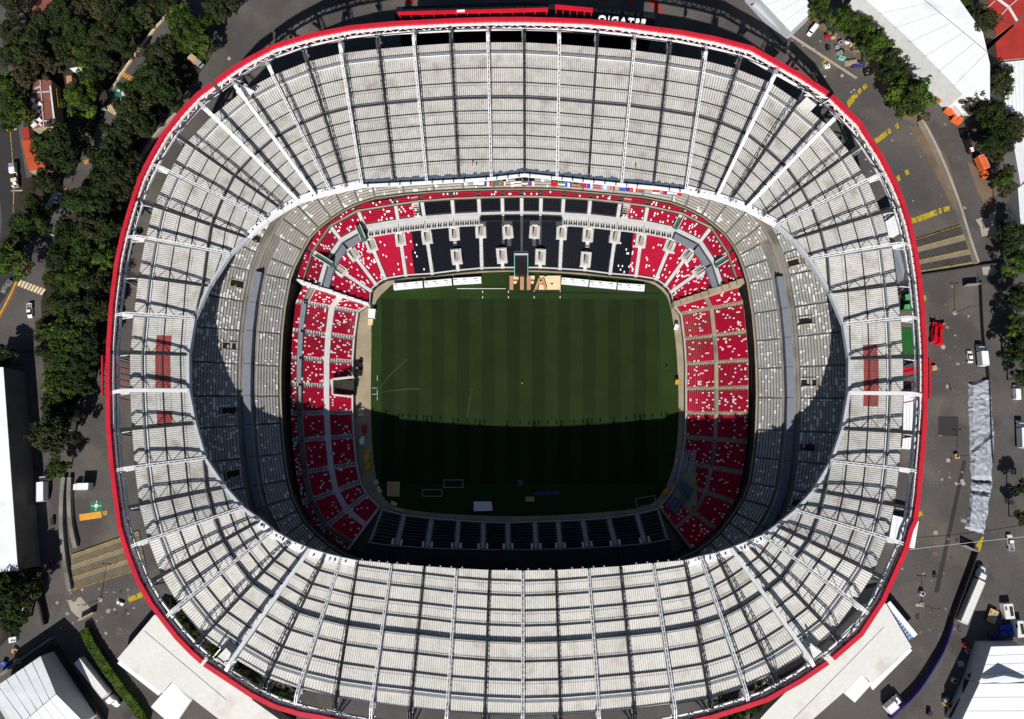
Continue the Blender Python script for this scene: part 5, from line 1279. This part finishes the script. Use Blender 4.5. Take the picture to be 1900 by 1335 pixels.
for lb, poly, m in (('green turf mat in the right gap', [(1673,608),(1703,609),(1706,668),(1676,668)], 'mat_green'), ('red mat in the right gap below the green one', [(1676,682),(1705,682),(1705,693),(1676,693)], 'red_steel')):
    mb = MB(); mb.prism([P(x, y, .1) for x, y in poly], 0.02, .12, m); tag(mb.build('ground_mat'), lb, 'mat')
# red gantries just outside the rim on both long sides
for (x, y0, y1), dx, lb in (((190, 660, 733), -1, 'red lattice gantry fixed outside the left rim'), ((1725, 664, 738), 1, 'red lattice gantry fixed outside the right rim')):
    c = P(x, (y0 + y1) / 2, 30); r = empty('red_gantry', (c.x, c.y, 0), 0, lb, 'gantry', 'red gantries'); mb = MB(); a, b = P(x, y0, 30) - V2(c), P(x, y1, 30) - V2(c); a.z = b.z = 0
    mb.beam((a.x, a.y, 30), (b.x, b.y, 30), .5, .5, 'red_steel'); mb.beam((a.x, a.y, 22), (b.x, b.y, 22), .5, .5, 'red_steel'); mb.build('chord', r)
    for k in range(7):
        p = a.lerp(b, k / 6); mb = MB(); mb.beam((p.x, p.y, 0), (p.x, p.y, 30), .3, .3, 'red_steel', up=(0, 1, 0)); mb.beam((p.x, p.y, 26), (p.x + dx * 1.6, p.y, 26), .15, .15, 'red_steel'); mb.build('post', r)

# ================================================================== IN THE BOWL
def adboards(pts, lb):
    a, b = P(*pts[0], ZP + 1.4), P(*pts[1], ZP + 1.4); c = (a + b) / 2; d = b - a; r = empty('team_bench', (c.x, c.y, ZP), math.atan2(d.y, d.x), lb, 'bench shelter', 'white shelters along the top touchline'); ln = d.length
    mb = MB(); mb.box(0, 0, .2, ln, 2.3, 1.3, 'white_paint', 0, .96, tx=.995); mb.build('canopy', r); mb = MB()
    for x in (-.42, -.1, .3): mb.box(x * ln, .5, 1.5, 1.2, .22, .05, 'black'); mb.box(x * ln + .4, -.45, 1.5, .8, .14, .05, 'dark_steel')
    mb.build('stencil', r); mb = MB(); mb.box(0, -1.2, 0, ln, .1, .5, 'fascia_grey'); mb.build('kick_board', r)
adboards(((730,532), (784,527)), 'white shelter at the far left of the top touchline'); adboards(((787,527), (838,522.5)), 'white shelter second from the left on the top touchline'); adboards(((841,522), (893,519)), 'white shelter on the top touchline just left of the open grass')
adboards(((1042,520.5), (1092,525)), 'white shelter next to the large letter board'); adboards(((1094,525.5), (1144,530)), 'white shelter in the middle right of the top touchline'); adboards(((1146,530.5), (1196,534)), 'white shelter at the far right of the top touchline')
o = P(993, 525, ZP); r = empty('letter_board', o, 0, 'large salmon letters and cream boards lying by the top touchline', 'letter board')
def lb_(name, boxes, h, m):
    mb = MB()
    for pl in boxes: mb.prism([P(x, y, ZP + h) - V2(o) for x, y in pl], .02, h, m)
    for k in range(len(mb.v)): pass
    mb.build(name, r)
R4 = lambda x0, y0, x1, y1: [(x0, y0), (x1, y0), (x1, y1), (x0, y1)]
for q_ in [R4(952.8,512,962,518), [(952.8,521.5),(960,521.5),(958,526),(952.8,526)], R4(984.8,512,992,518), [(984.8,521.5),(991,521.5),(990,526),(984.8,526)], R4(1001.2,512,1008.6,516), R4(1000,523,1010,525.5), R4(1015,512,1022,537), R4(1026.5,512,1040,537), R4(1022,512,1026.5,524.5), R4(1022,528,1026.5,537), [(1009.5,513),(1015,513),(1015,530)], [(1001,529),(1008,529),(1009.5,537),(999,537)]]: lb_('backing_board', [q_], .7, 'cream_board')
lb_('letter', [R4(945.5,512,952.5,537)], .9, 'pink_board'); lb_('letter', [R4(965,512,972,537)], .9, 'pink_board'); lb_('letter', [R4(977.5,512,984.5,537)], .9, 'pink_board')
lb_('letter', [[(999,516.2),(1003.5,516.2),(996.5,537),(991.5,537)], [(1003.7,516.2),(1009,516.2),(1015,537),(1009.8,537)], R4(999.8,526,1008.2,528.8)], .92, 'pink_board')
def panel(name, lb, cat, poly, h, m, z=ZP, top=None, legs=False, group=None):
    p = [P(x, y, z + h) for x, y in poly]; c = sum((V2(q) for q in p), Vector()) / len(p); mb = MB(); mb.prism([q - c for q in p], z + .02 if not legs else z + h - .15, z + h, m, top=top)
    for q in p:
        v = (q - c) * .9
        if legs: mb.box(v.x, v.y, z, .12, .12, h - .15, 'dark_steel')
    for k in range(3):
        a, b = p[0].lerp(p[1], (k + .5) / 3) - c, p[3 % len(p)].lerp(p[2], (k + .5) / 3) - c; mb.beam((a.x, a.y, z + h + .03), (b.x, b.y, z + h + .03), .06, .05, 'fascia_grey')
    return tag(mb.build(name, None, c), lb, cat, group)
panel('timber_platform', 'square timber platform on grass at the shaded lower left corner', 'platform', [(718,894),(742,894),(741,922),(718,921)], .3, 'wood')
panel('gazebo_table', 'white double table on the shaded grass by the bottom touchline', 'table', [(879,931),(912,931),(914,948),(879,949)], .9, 'white_paint', legs=True)
panel('camera_hatch', 'small white framed hatch on the dark lower pitch', 'hatch', [(960,891),(971,891),(971,901),(960,901)], .2, 'white_paint', top='dark_steel')
panel('site_cabin', 'white cabin beside the upper left pitch corner', 'cabin', [(684,573),(697,574),(695,590),(683,589)], 1.8, 'white_paint')
panel('site_cabin', 'smaller white cabin below the larger one near the upper left corner', 'cabin', [(683,592),(692,592),(691,602),(683,602)], 1.2, 'cream_board')
panel('brown_board', 'brown board pile on the dark lower touchline', 'board', [(975,922),(991,922),(991,931),(975,931)], .3, 'wood')
panel('dark_mat', 'long dark blue mat on the lower touchline', 'mat', [(990,913),(1038,912),(1039,918),(990,919)], .15, 'tarp_violet')
panel('flat_board', 'pale board at the lower left corner beside the stand', 'board', [(692,893),(701,890),(702,898),(695,901)], .4, 'cream_board')
panel('flat_board', 'pale board lying lower in the left corner', 'board', [(697,905),(704,902),(709,914),(702,916)], .4, 'cream_board')
panel('flat_board', 'pale board nearest the shaded south seats at left', 'board', [(726,929),(737,934),(735,940),(725,936)], .4, 'cream_board')
panel('flat_board', 'tan board pile at the left end of the south stand', 'board', [(727,939),(748,945),(748,951),(728,946)], .4, 'wood')
panel('flat_board', 'cream board on the left side strip in shade', 'board', [(664,758),(675,757),(675,764),(664,764)], .4, 'cream_board')
panel('flat_board', 'second cream board on the left side strip just below', 'board', [(664,766),(675,766),(675,772),(664,772)], .4, 'cream_board')
panel('stage_deck', 'dark slate stage deck over the lower right corner seats, upper', 'stage', [(1253,898),(1266,892),(1287,908),(1274,930)], 3.2, 'tarp_slate', z=-8, legs=True)
panel('stage_deck', 'dark slate stage deck over the lower right corner seats, lower', 'stage', [(1246,918),(1270,932),(1254,955),(1233,938)], 3.2, 'tarp_slate', z=-8, legs=True)
panel('blue_cart', 'pale blue cart beside the bare seat frames at lower right', 'cart', [(1251,878),(1262,880),(1260,889),(1250,886)], 1.4, 'slate')
def goal(pts, lb):
    p = [P(x, y, ZP) for x, y in pts]; c = sum((V2(q) for q in p), Vector()) / len(p); mb = MB()
    for a, b in zip(p, p[1:] + (p[:1] if len(p) == 4 else [])):
        a, b = a - c, b - c; mb.beam((a.x, a.y, ZP + .2), (b.x, b.y, ZP + .2), .16, .16, 'fascia_grey')
    tag(mb.build('goal_frame', None, c), lb, 'goal', 'goal frames lying on the grass')
goal([(823,891),(824,905),(859,905),(859,891)], 'open white goal frame lying on the dark lower pitch'); goal([(784,909),(820,909),(820,921),(784,921)], 'closed grey goal frame lying left of the open one'); goal([(1179,926),(1214,920),(1217,936),(1182,942)], 'closed goal frame lying at the lower right of the pitch')
def machine(c, lb, m, l=3.2, w=1.5, rot=1.5, nm='utility_cart'):
    p = P(*c, ZP + .8); r = empty(nm, (p.x, p.y, ZP), rot, lb, 'cart', 'ground staff carts'); mb = MB(); loft(mb, [(-l / 2, w / 2, .35, .95, w / 2 - .1), (l * .1, w / 2, .35, .95, w / 2 - .1), (l / 2, w / 2 - .2, .4, .75, w / 2 - .3)], m); mb.build('body', r)
    mb = MB(); mb.box(0, 0, 1.75, l * .4, w * .9, .1, m)
    for x in (-.18, .18):
        for y in (-.4, .4): mb.box(x * l, y * w, .9, .07, .07, .9, 'dark_steel')
    mb.build('canopy', r); wheels(r, (-l * .3, l * .3), w / 2 - .05, .32, .22)
machine((668,676), 'black cart on the left side strip in the sun', 'black'); machine((668,690), 'black cart just below the other on the left side strip', 'black'); machine((676,797), 'red cart on the shaded left side strip', 'red_paint', rot=1.6)
machine((681,848), 'yellow machine on the shaded left side strip', 'yellow_machine', 5, 2, 1.5); machine((683,866), 'yellow machine lower on the shaded left side strip', 'yellow_machine', 3.4, 1.8, 1.3); machine((1236,912), 'yellow machine at the lower right pitch corner', 'yellow_machine', 3, 1.6, .8); machine((1256,708), 'yellow cart on the right side strip in the sun', 'yellow_machine', 2.2, 1.4, 1.5); machine((1255,606), 'white cart on the upper right side strip', 'white_paint', 2.6, 1.6, 1.3); machine((1255,857), 'yellow cart on the right side strip in shade', 'yellow_machine', 2.4, 1.5, 1.4); machine((672,818), 'white cart on the shaded left side strip', 'white_paint', 3, 1.8, 1.5)
for k, (a, b, h) in enumerate((((706,720),(757,668),3), ((708,729),(778,722),2.5), ((866,786),(876,724),3))):
    mb = MB(); p, q = P(*a, ZP), P(*b, ZP); o = V2(p); mb.tube([p.lerp(q, t / 10) - o + Vector((0, 0, .3 + h * 4 * (t / 10) * (1 - t / 10))) for t in range(11)], .08, 'jet', 6, .34)
    tag(mb.build('water_jet', None, o), ('pale sprinkler jet rising diagonally at the left of the pitch', 'nearly level sprinkler jet at the left of the pitch', 'steep sprinkler jet reaching into the shadow on the pitch')[k], 'water jet', 'sprinkler jets')
# flags along the upper terrace at the top
FL = [(879,898,'h',('white_paint','white_paint','green_paint'),'mostly white flag, leftmost of the row'),(899,912,'v',('tarp_violet','white_paint','red_paint'),'navy white and red upright-striped flag'),(913,927,'h',('green_paint','green_paint','red_paint'),'plain green flag with red lower edge'),(929,938,'v',('green_paint','red_paint','cream_board'),'small red flag with green side'),(954,967,'h',('white_paint','red_paint','white_paint'),'white flag with red band'),(968,979,'h',('green_wall','white_paint','red_paint'),'teal white and red level-striped flag'),(980,991,'v',('tarp_blue','red_paint','white_paint'),'blue red and white flag near the centre'),(1022,1035,'h',('red_paint','red_paint','red_paint'),'plain red flag alone right of the centre'),(1036,1048,'h',('green_paint','white_paint','green_wall'),'green and white flag'),(1049,1061,'v',('tarp_blue','white_paint','tarp_blue'),'blue flag with white middle'),(1062,1075,'h',('tarp_violet','yellow_paint','red_paint'),'navy yellow and red flag'),(1076,1088,'v',('green_wall','red_paint','red_paint'),'green and red upright flag'),(1089,1099,'v',('tarp_blue','tarp_blue','white_paint'),'royal blue flag'),(1100,1115,'h',('red_paint','slate','red_paint'),'dusty red and grey flag'),(1116,1129,'v',('glass_blue','white_paint','glass_blue'),'sky blue and white upright flag'),(1130,1137,'v',('pink_board','red_steel','pink_board'),'narrow pink and red flag'),(1138,1148,'v',('tarp_blue','ochre_paint','ochre_paint'),'blue and orange flag'),(1149,1160,'h',('glass_blue','tarp_blue','tarp_blue'),'sky and royal blue flag'),(1161,1170,'v',('tarp_violet','tarp_violet','red_paint'),'navy flag with red edge'),(1171,1183,'v',('red_paint','white_paint','red_paint'),'red white and red upright flag'),(1184,1195,'h',('teal_paint','red_paint','green_paint'),'green and red flag'),(1196,1210,'h',('glass_blue','yellow_paint','glass_blue'),'sky blue flag with yellow band'),(1211,1224,'h',('red_paint','red_steel','white_paint'),'red flag with white lower edge'),(1226,1238,'v',('slate','red_paint','tarp_violet'),'maroon and blue flag'),(1240,1254,'h',('dark_steel','white_paint','slate'),'black and white flag'),(1257,1265,'h',('red_paint','red_paint','red_steel'),'small red flag, rightmost of the row')]
for x0, x1, o_, cols, lb in FL:
    yb = lambda x: 337.5 + max(0, (x - 985)) ** 1.6 * .0024 + max(0, 930 - x) * .02
    zz = ZU + 6.4; a, b = P(x0, yb(x0), zz), P(x1, yb(x1), zz); c, d = P(x1, yb(x1) + 8, zz - 2.4), P(x0, yb(x0) + 8, zz - 2.4); o = V2(a); mb = MB(); n = 6
    for i in range(n):
        for j in range(3):
            u0, u1, v0, v1 = i / n, (i + 1) / n, j / 3, (j + 1) / 3
            wv = lambda u, v: a.lerp(b, u).lerp(d.lerp(c, u), v) - o + Vector((0, 0, .12 * math.sin(u * 9 + x0) + .1))
            m = cols[j] if o_ == 'h' else cols[min(2, i * 3 // n)]
            p4 = [wv(u0, v0), wv(u0, v1), wv(u1, v1), wv(u1, v0)]; mb.face(p4, m); mb.face([v - Vector((0, 0, .05)) for v in p4[::-1]], m)
    tag(mb.build('flag', None, o), lb + ' on the top terrace', 'flag', 'flags hung along the top terrace')

# ================================================================== TREES
def crown(name, seed, m1, m2, holes=.0):
    """leaf faces in clumps through an uneven crown of radius about 1"""
    rr = random.Random(seed); mb = MB(); cl = []
    for _ in range(64):
        a, z = rr.uniform(0, 6.283), rr.uniform(-.35, 1); rad = math.sqrt(max(0, 1 - max(0, z) ** 2)) * rr.uniform(.15, 1.0) ** .55
        lob = 1 + .2 * math.sin(a * 3 + seed) + .13 * math.sin(a * 5 + seed * 2)
        cl.append((Vector((math.cos(a) * rad * lob, math.sin(a) * rad * lob, z * .8)), rr.uniform(.13, .27)))
    for c, s_ in cl:
        if rr.random() < holes: continue
        mm = m1 if rr.random() < .68 else m2
        for _ in range(84):
            d = Vector((rr.gauss(0, 1), rr.gauss(0, 1), rr.gauss(0, .75))).normalized() * s_ * rr.uniform(.55, 1.08); p = c + d
            n = (d.normalized() + Vector((rr.gauss(0, .5), rr.gauss(0, .5), rr.gauss(.35, .5)))).normalized()
            t = n.cross(Vector((rr.gauss(0, 1), rr.gauss(0, 1), rr.gauss(0, 1)))).normalized(); b = n.cross(t); w = rr.uniform(.028, .054); h = w * rr.uniform(.9, 1.9)
            mb.face([p - t * w - b * h * .4, p + t * w * .7 - b * h, p + t * w, p + b * h * .9], mm)
    me_o = mb.build(name); return me_o
def trunk(seed):
    rr = random.Random(seed); mb = MB(); mb.tube([(0, 0, -1.0), (.02, .01, -.5), (.03, -.02, .1)], .085, 'bark', 7, .05)
    for k in range(5):
        a = k * 1.26 + rr.random(); mb.tube([(0, 0, -.45 + k * .06), (.3 * math.cos(a), .3 * math.sin(a), -.05), (.62 * math.cos(a), .62 * math.sin(a), .3)], .04, 'bark', 5, .012)
    return mb.build('trunk')
KIND = {'d': ('leaf_dark', 'leaf_green', 'dark green', .04), 'g': ('leaf_green', 'leaf_bright', 'fresh green', .02), 'o': ('leaf_olive', 'leaf_dark', 'olive', .12), 'b': ('leaf_brown', 'leaf_olive', 'brownish sparse', .3)}
PROTO = {}
for k, (m1, m2, w, hl) in KIND.items():
    for v in range(3 if k in 'do' else 2):
        c = crown('crown', ord(k) * 7 + v, m1, m2, hl); t = trunk(v); PROTO[(k, v)] = (c, t)
TREES_L = [(30,12,28,'o'),(84,44,28,'o'),(22,62,26,'o'),(62,84,27,'o'),(32,104,28,'d'),(78,118,24,'b'),(45,140,26,'b'),(12,168,32,'g'),(28,212,30,'g'),(122,26,28,'d'),(150,60,30,'d'),(165,18,27,'b'),(207,24,30,'o'),(240,48,28,'d'),(190,72,29,'o'),(225,86,27,'d'),(268,28,26,'o'),(120,92,26,'d'),(160,106,24,'g'),(196,114,22,'o'),(292,14,20,'d'),(318,10,20,'o'),(150,184,31,'g'),(172,148,22,'d'),(345,48,36,'g'),(366,78,30,'g'),(402,22,24,'o'),(425,6,18,'o'),(300,106,33,'o'),(288,150,35,'d'),(312,182,32,'d'),(262,172,32,'d'),(244,206,33,'o'),(228,246,31,'o'),(266,232,24,'o'),(214,282,29,'d'),(110,274,44,'d'),(204,312,35,'d'),(240,300,24,'o'),(224,342,32,'o'),(190,356,26,'d'),(84,338,24,'o'),(70,386,24,'d'),(54,412,32,'d'),(18,482,34,'g'),(150,374,32,'d'),(190,390,30,'d'),(176,424,35,'o'),(206,432,28,'d'),(128,440,29,'d'),(160,466,33,'d'),(196,480,27,'g'),(112,482,24,'d'),(108,520,24,'d'),(142,522,33,'g'),(180,530,29,'o'),(118,560,27,'d'),(156,576,35,'o'),(184,574,25,'d'),(92,612,25,'o'),(130,622,37,'g'),(166,642,31,'d'),(100,652,29,'d'),(140,682,31,'d'),(114,712,29,'g'),(150,716,22,'d'),(100,752,21,'d'),(114,772,18,'g'),(104,806,37,'o'),(84,800,19,'g'),(108,868,18,'g'),(9,656,17,'d'),(8,672,14,'o'),(24,1108,38,'d'),(50,1086,27,'b'),(30,1150,22,'d'),(8,1082,26,'o')]
TREES_R = [(1520,17,20,'g'),(1564,40,27,'g'),(1600,56,23,'g'),(1621,84,31,'g'),(1644,108,23,'o'),(1655,126,26,'d'),(1666,150,23,'g'),(1692,184,37,'g'),(1714,98,11,'d'),(1762,124,22,'b'),(1748,140,16,'d'),(1785,6,17,'g'),(1818,42,29,'o'),(1852,152,28,'o'),(1806,186,24,'b'),(1834,216,30,'d'),(1868,232,27,'o'),(1850,262,29,'d'),(1880,250,20,'b'),(1846,284,18,'o'),(1862,336,17,'g'),(1864,356,13,'b'),(1880,440,27,'d'),(1888,488,25,'g'),(1888,556,25,'d'),(1891,608,23,'g'),(1888,654,25,'d'),(1894,700,17,'d'),(1892,905,14,'d'),(1896,960,14,'o'),(1866,318,14,'b')]
TREES_S = [(338,1148,15,'g'),(356,1168,15,'d'),(374,1188,15,'d'),(394,1208,15,'g'),(468,1264,13,'d'),(326,1136,16,'d'),(346,1156,17,'d'),(364,1176,17,'d'),(384,1196,17,'d'),(404,1216,16,'d'),(428,1236,15,'d'),(452,1250,14,'o'),(520,1288,16,'d'),(542,1304,14,'d'),(1342,1314,16,'d'),(1372,1316,18,'d'),(1396,1304,17,'d'),(1420,1288,16,'d'),(1446,1272,13,'o'),(1360,1338,16,'d')]
ORD = ['first', 'second', 'third', 'fourth', 'fifth', 'sixth', 'seventh', 'eighth', 'ninth', 'tenth', 'eleventh', 'twelfth', 'thirteenth', 'fourteenth', 'fifteenth', 'sixteenth', 'seventeenth', 'eighteenth', 'nineteenth', 'twentieth', 'twenty-first', 'twenty-second', 'twenty-third', 'twenty-fourth', 'twenty-fifth', 'twenty-sixth', 'twenty-seventh', 'twenty-eighth', 'twenty-ninth', 'thirtieth', 'thirty-first', 'thirty-second', 'thirty-third', 'thirty-fourth', 'thirty-fifth', 'thirty-sixth', 'thirty-seventh', 'thirty-eighth', 'thirty-ninth', 'fortieth', 'forty-first', 'forty-second', 'forty-third']
first = set(); tr_ = random.Random(11)
for lst, where, grp, hs in ((TREES_L, 'left of the stadium', 'trees left of the stadium', 1.0), (TREES_R, 'right of the stadium', 'trees right of the stadium', 1.0), (TREES_S, 'under the roof edge', 'shaded trees between roof and rim', .75)):
    cnt = {}
    for x, y, rpx, k in sorted(lst, key=lambda q: q[1]):
        size = 'broad' if rpx >= 31 else 'medium' if rpx >= 22 else 'small'
        key = (size, k); cnt[key] = cnt.get(key, 0) + 1
        lb = '%s %s tree %s, %s such from the top' % (size, KIND[k][2], where, ORD[cnt[key] - 1])
        rad = rpx / 5.2 * 1.09; h = (4.2 + rad * .75) * hs; p = P(x, y, h)
        v = tr_.randrange(3 if k in 'do' else 2); c0, t0 = PROTO[(k, v)]
        r = empty('tree', (p.x, p.y, 0), 0, lb, 'tree', grp)
        if (k, v) in first: c, t = c0.copy(), t0.copy(); C.objects.link(c); C.objects.link(t)
        else: c, t = c0, t0; first.add((k, v))
        for q in (c, t): q.parent = r
        c.location = (0, 0, h); c.scale = (rad, rad * tr_.uniform(.88, 1.08), rad * .82); c.rotation_euler[2] = tr_.uniform(0, 6.28)
        t.location = (0, 0, h); t.scale = (rad, rad, h + .2)
for kk, (c0, t0) in PROTO.items():
    if kk not in first: bpy.data.objects.remove(c0); bpy.data.objects.remove(t0)
# clipped hedge
mb = MB(); rr = random.Random(9); cv = Curve([P(x, y, 2.2) for x, y in ((155,1168),(170,1200),(196,1240),(226,1282),(252,1316),(268,1345))]); o = V2(cv(0)); n = 60
pr = None
for k in range(n + 1):
    p = cv(k / n); t = (cv(min(1, k / n + .01)) - cv(max(0, k / n - .01))).normalized(); s_ = Vector((-t.y, t.x, 0)) * 1.25
    cur = [V2(p) - o - s_, V2(p) - o + s_]
    if pr:
        mb.hexa([(v.x, v.y, 0) for v in (pr[0], cur[0], cur[1], pr[1])] + [(v.x, v.y, 2.0) for v in (pr[0], cur[0], cur[1], pr[1])], 'leaf_green')
        for _ in range(70):
            u, w_ = rr.random(), rr.random(); q = pr[0].lerp(cur[0], u).lerp(pr[1].lerp(cur[1], u), w_ * 1.1 - .05) + Vector((0, 0, rr.uniform(1.85, 2.35))); a = rr.uniform(0, 6.28); e = rr.uniform(.16, .34)
            dx = Vector((math.cos(a), math.sin(a), rr.uniform(-.5, .5))) * e; dy = Vector((-math.sin(a), math.cos(a), rr.uniform(-.5, .5))) * e
            mb.face([q - dx, q - dy, q + dx, q + dy], 'leaf_bright' if rr.random() < .75 else 'leaf_green')
    pr = cur
tag(mb.build('clipped_hedge', None, o), 'bright green clipped hedge beside the white articulated lorry', 'hedge')

# ================================================================== PEOPLE (a few pixels tall)
def person(c, z, lb, top, legs, rot):
    me = bpy.data.meshes.new('person'); J = [(0, 0, .92), (0, 0, 1.2), (0, 0, 1.45), (.02, 0, 1.58), (.03, 0, 1.7), (0, .1, .9), (.05, .12, .5), (0, .13, .05), (.12, .14, .02), (0, -.1, .9), (-.02, -.12, .5), (-.08, -.13, .05), (.04, -.14, .02), (0, .2, 1.42), (.06, .27, 1.15), (.2, .26, .98), (0, -.2, 1.42), (.02, -.27, 1.15), (.12, -.27, .92)]
    E_ = [(0, 1), (1, 2), (2, 3), (3, 4), (0, 5), (5, 6), (6, 7), (7, 8), (0, 9), (9, 10), (10, 11), (11, 12), (2, 13), (13, 14), (14, 15), (2, 16), (16, 17), (17, 18)]
    R_ = [.15, .14, .16, .06, .11, .1, .07, .05, .045, .1, .07, .05, .045, .07, .05, .04, .07, .05, .04]
    me.from_pydata(J, E_, []); src = bpy.data.objects.new('person_source', me); C.objects.link(src); src.modifiers.new('s', 'SKIN'); src.modifiers.new('d', 'SUBSURF').levels = 1
    for k, v in enumerate(me.skin_vertices[0].data): v.radius = (R_[k], R_[k]); v.use_root = k == 0
    bpy.context.view_layer.update(); nm = bpy.data.meshes.new_from_object(src.evaluated_get(bpy.context.evaluated_depsgraph_get())); bpy.data.objects.remove(src)
    nm.materials.clear()
    for m in (top, legs, 'skin'): nm.materials.append(MATS[m])
    for p in nm.polygons: p.material_index = 1 if p.center.z < .88 else (2 if p.center.z > 1.5 else 0)
    p = P(*c, z + .9); o = bpy.data.objects.new('person', nm); C.objects.link(o); o.location = (p.x, p.y, z); o.rotation_euler[2] = rot; tag(o, lb, 'person', 'workers on site')
    mb = MB(); mb.cyl(.03, 0, 1.73, .13, .1, 'ochre_paint', 10, .07); h = mb.build('helmet', o)
mat('skin', L(150, 108, 84), .7, .05)
person((876,306), 31.2, 'person in orange vest standing on the upper roof sheets', 'orange_paint', 'tarp_violet', 1)
person((883,310), 31.2, 'person in white shirt beside the orange vest on the roof', 'white_paint', 'dark_steel', 2.4)
person((1180,312), 31.4, 'person in yellow vest on the upper right roof sheets', 'yellow_paint', 'dark_steel', 4)
person((1781,1172), 0, 'person in dark shirt walking on the lower right road', 'black', 'slate', 2)
person((1765,722), 0, 'person in black beside the silver tarpaulins', 'black', 'black', 0)
person((131,337), 0, 'person in red on the left road above the yellow crosswalk', 'red_paint', 'tarp_violet', 1)
person((1237,684), -9.5, 'person in black on the right side of the pitch', 'black', 'black', 1)
person((969,711), -9.5, 'person in white on the middle of the pitch', 'white_paint', 'white_paint', 3)
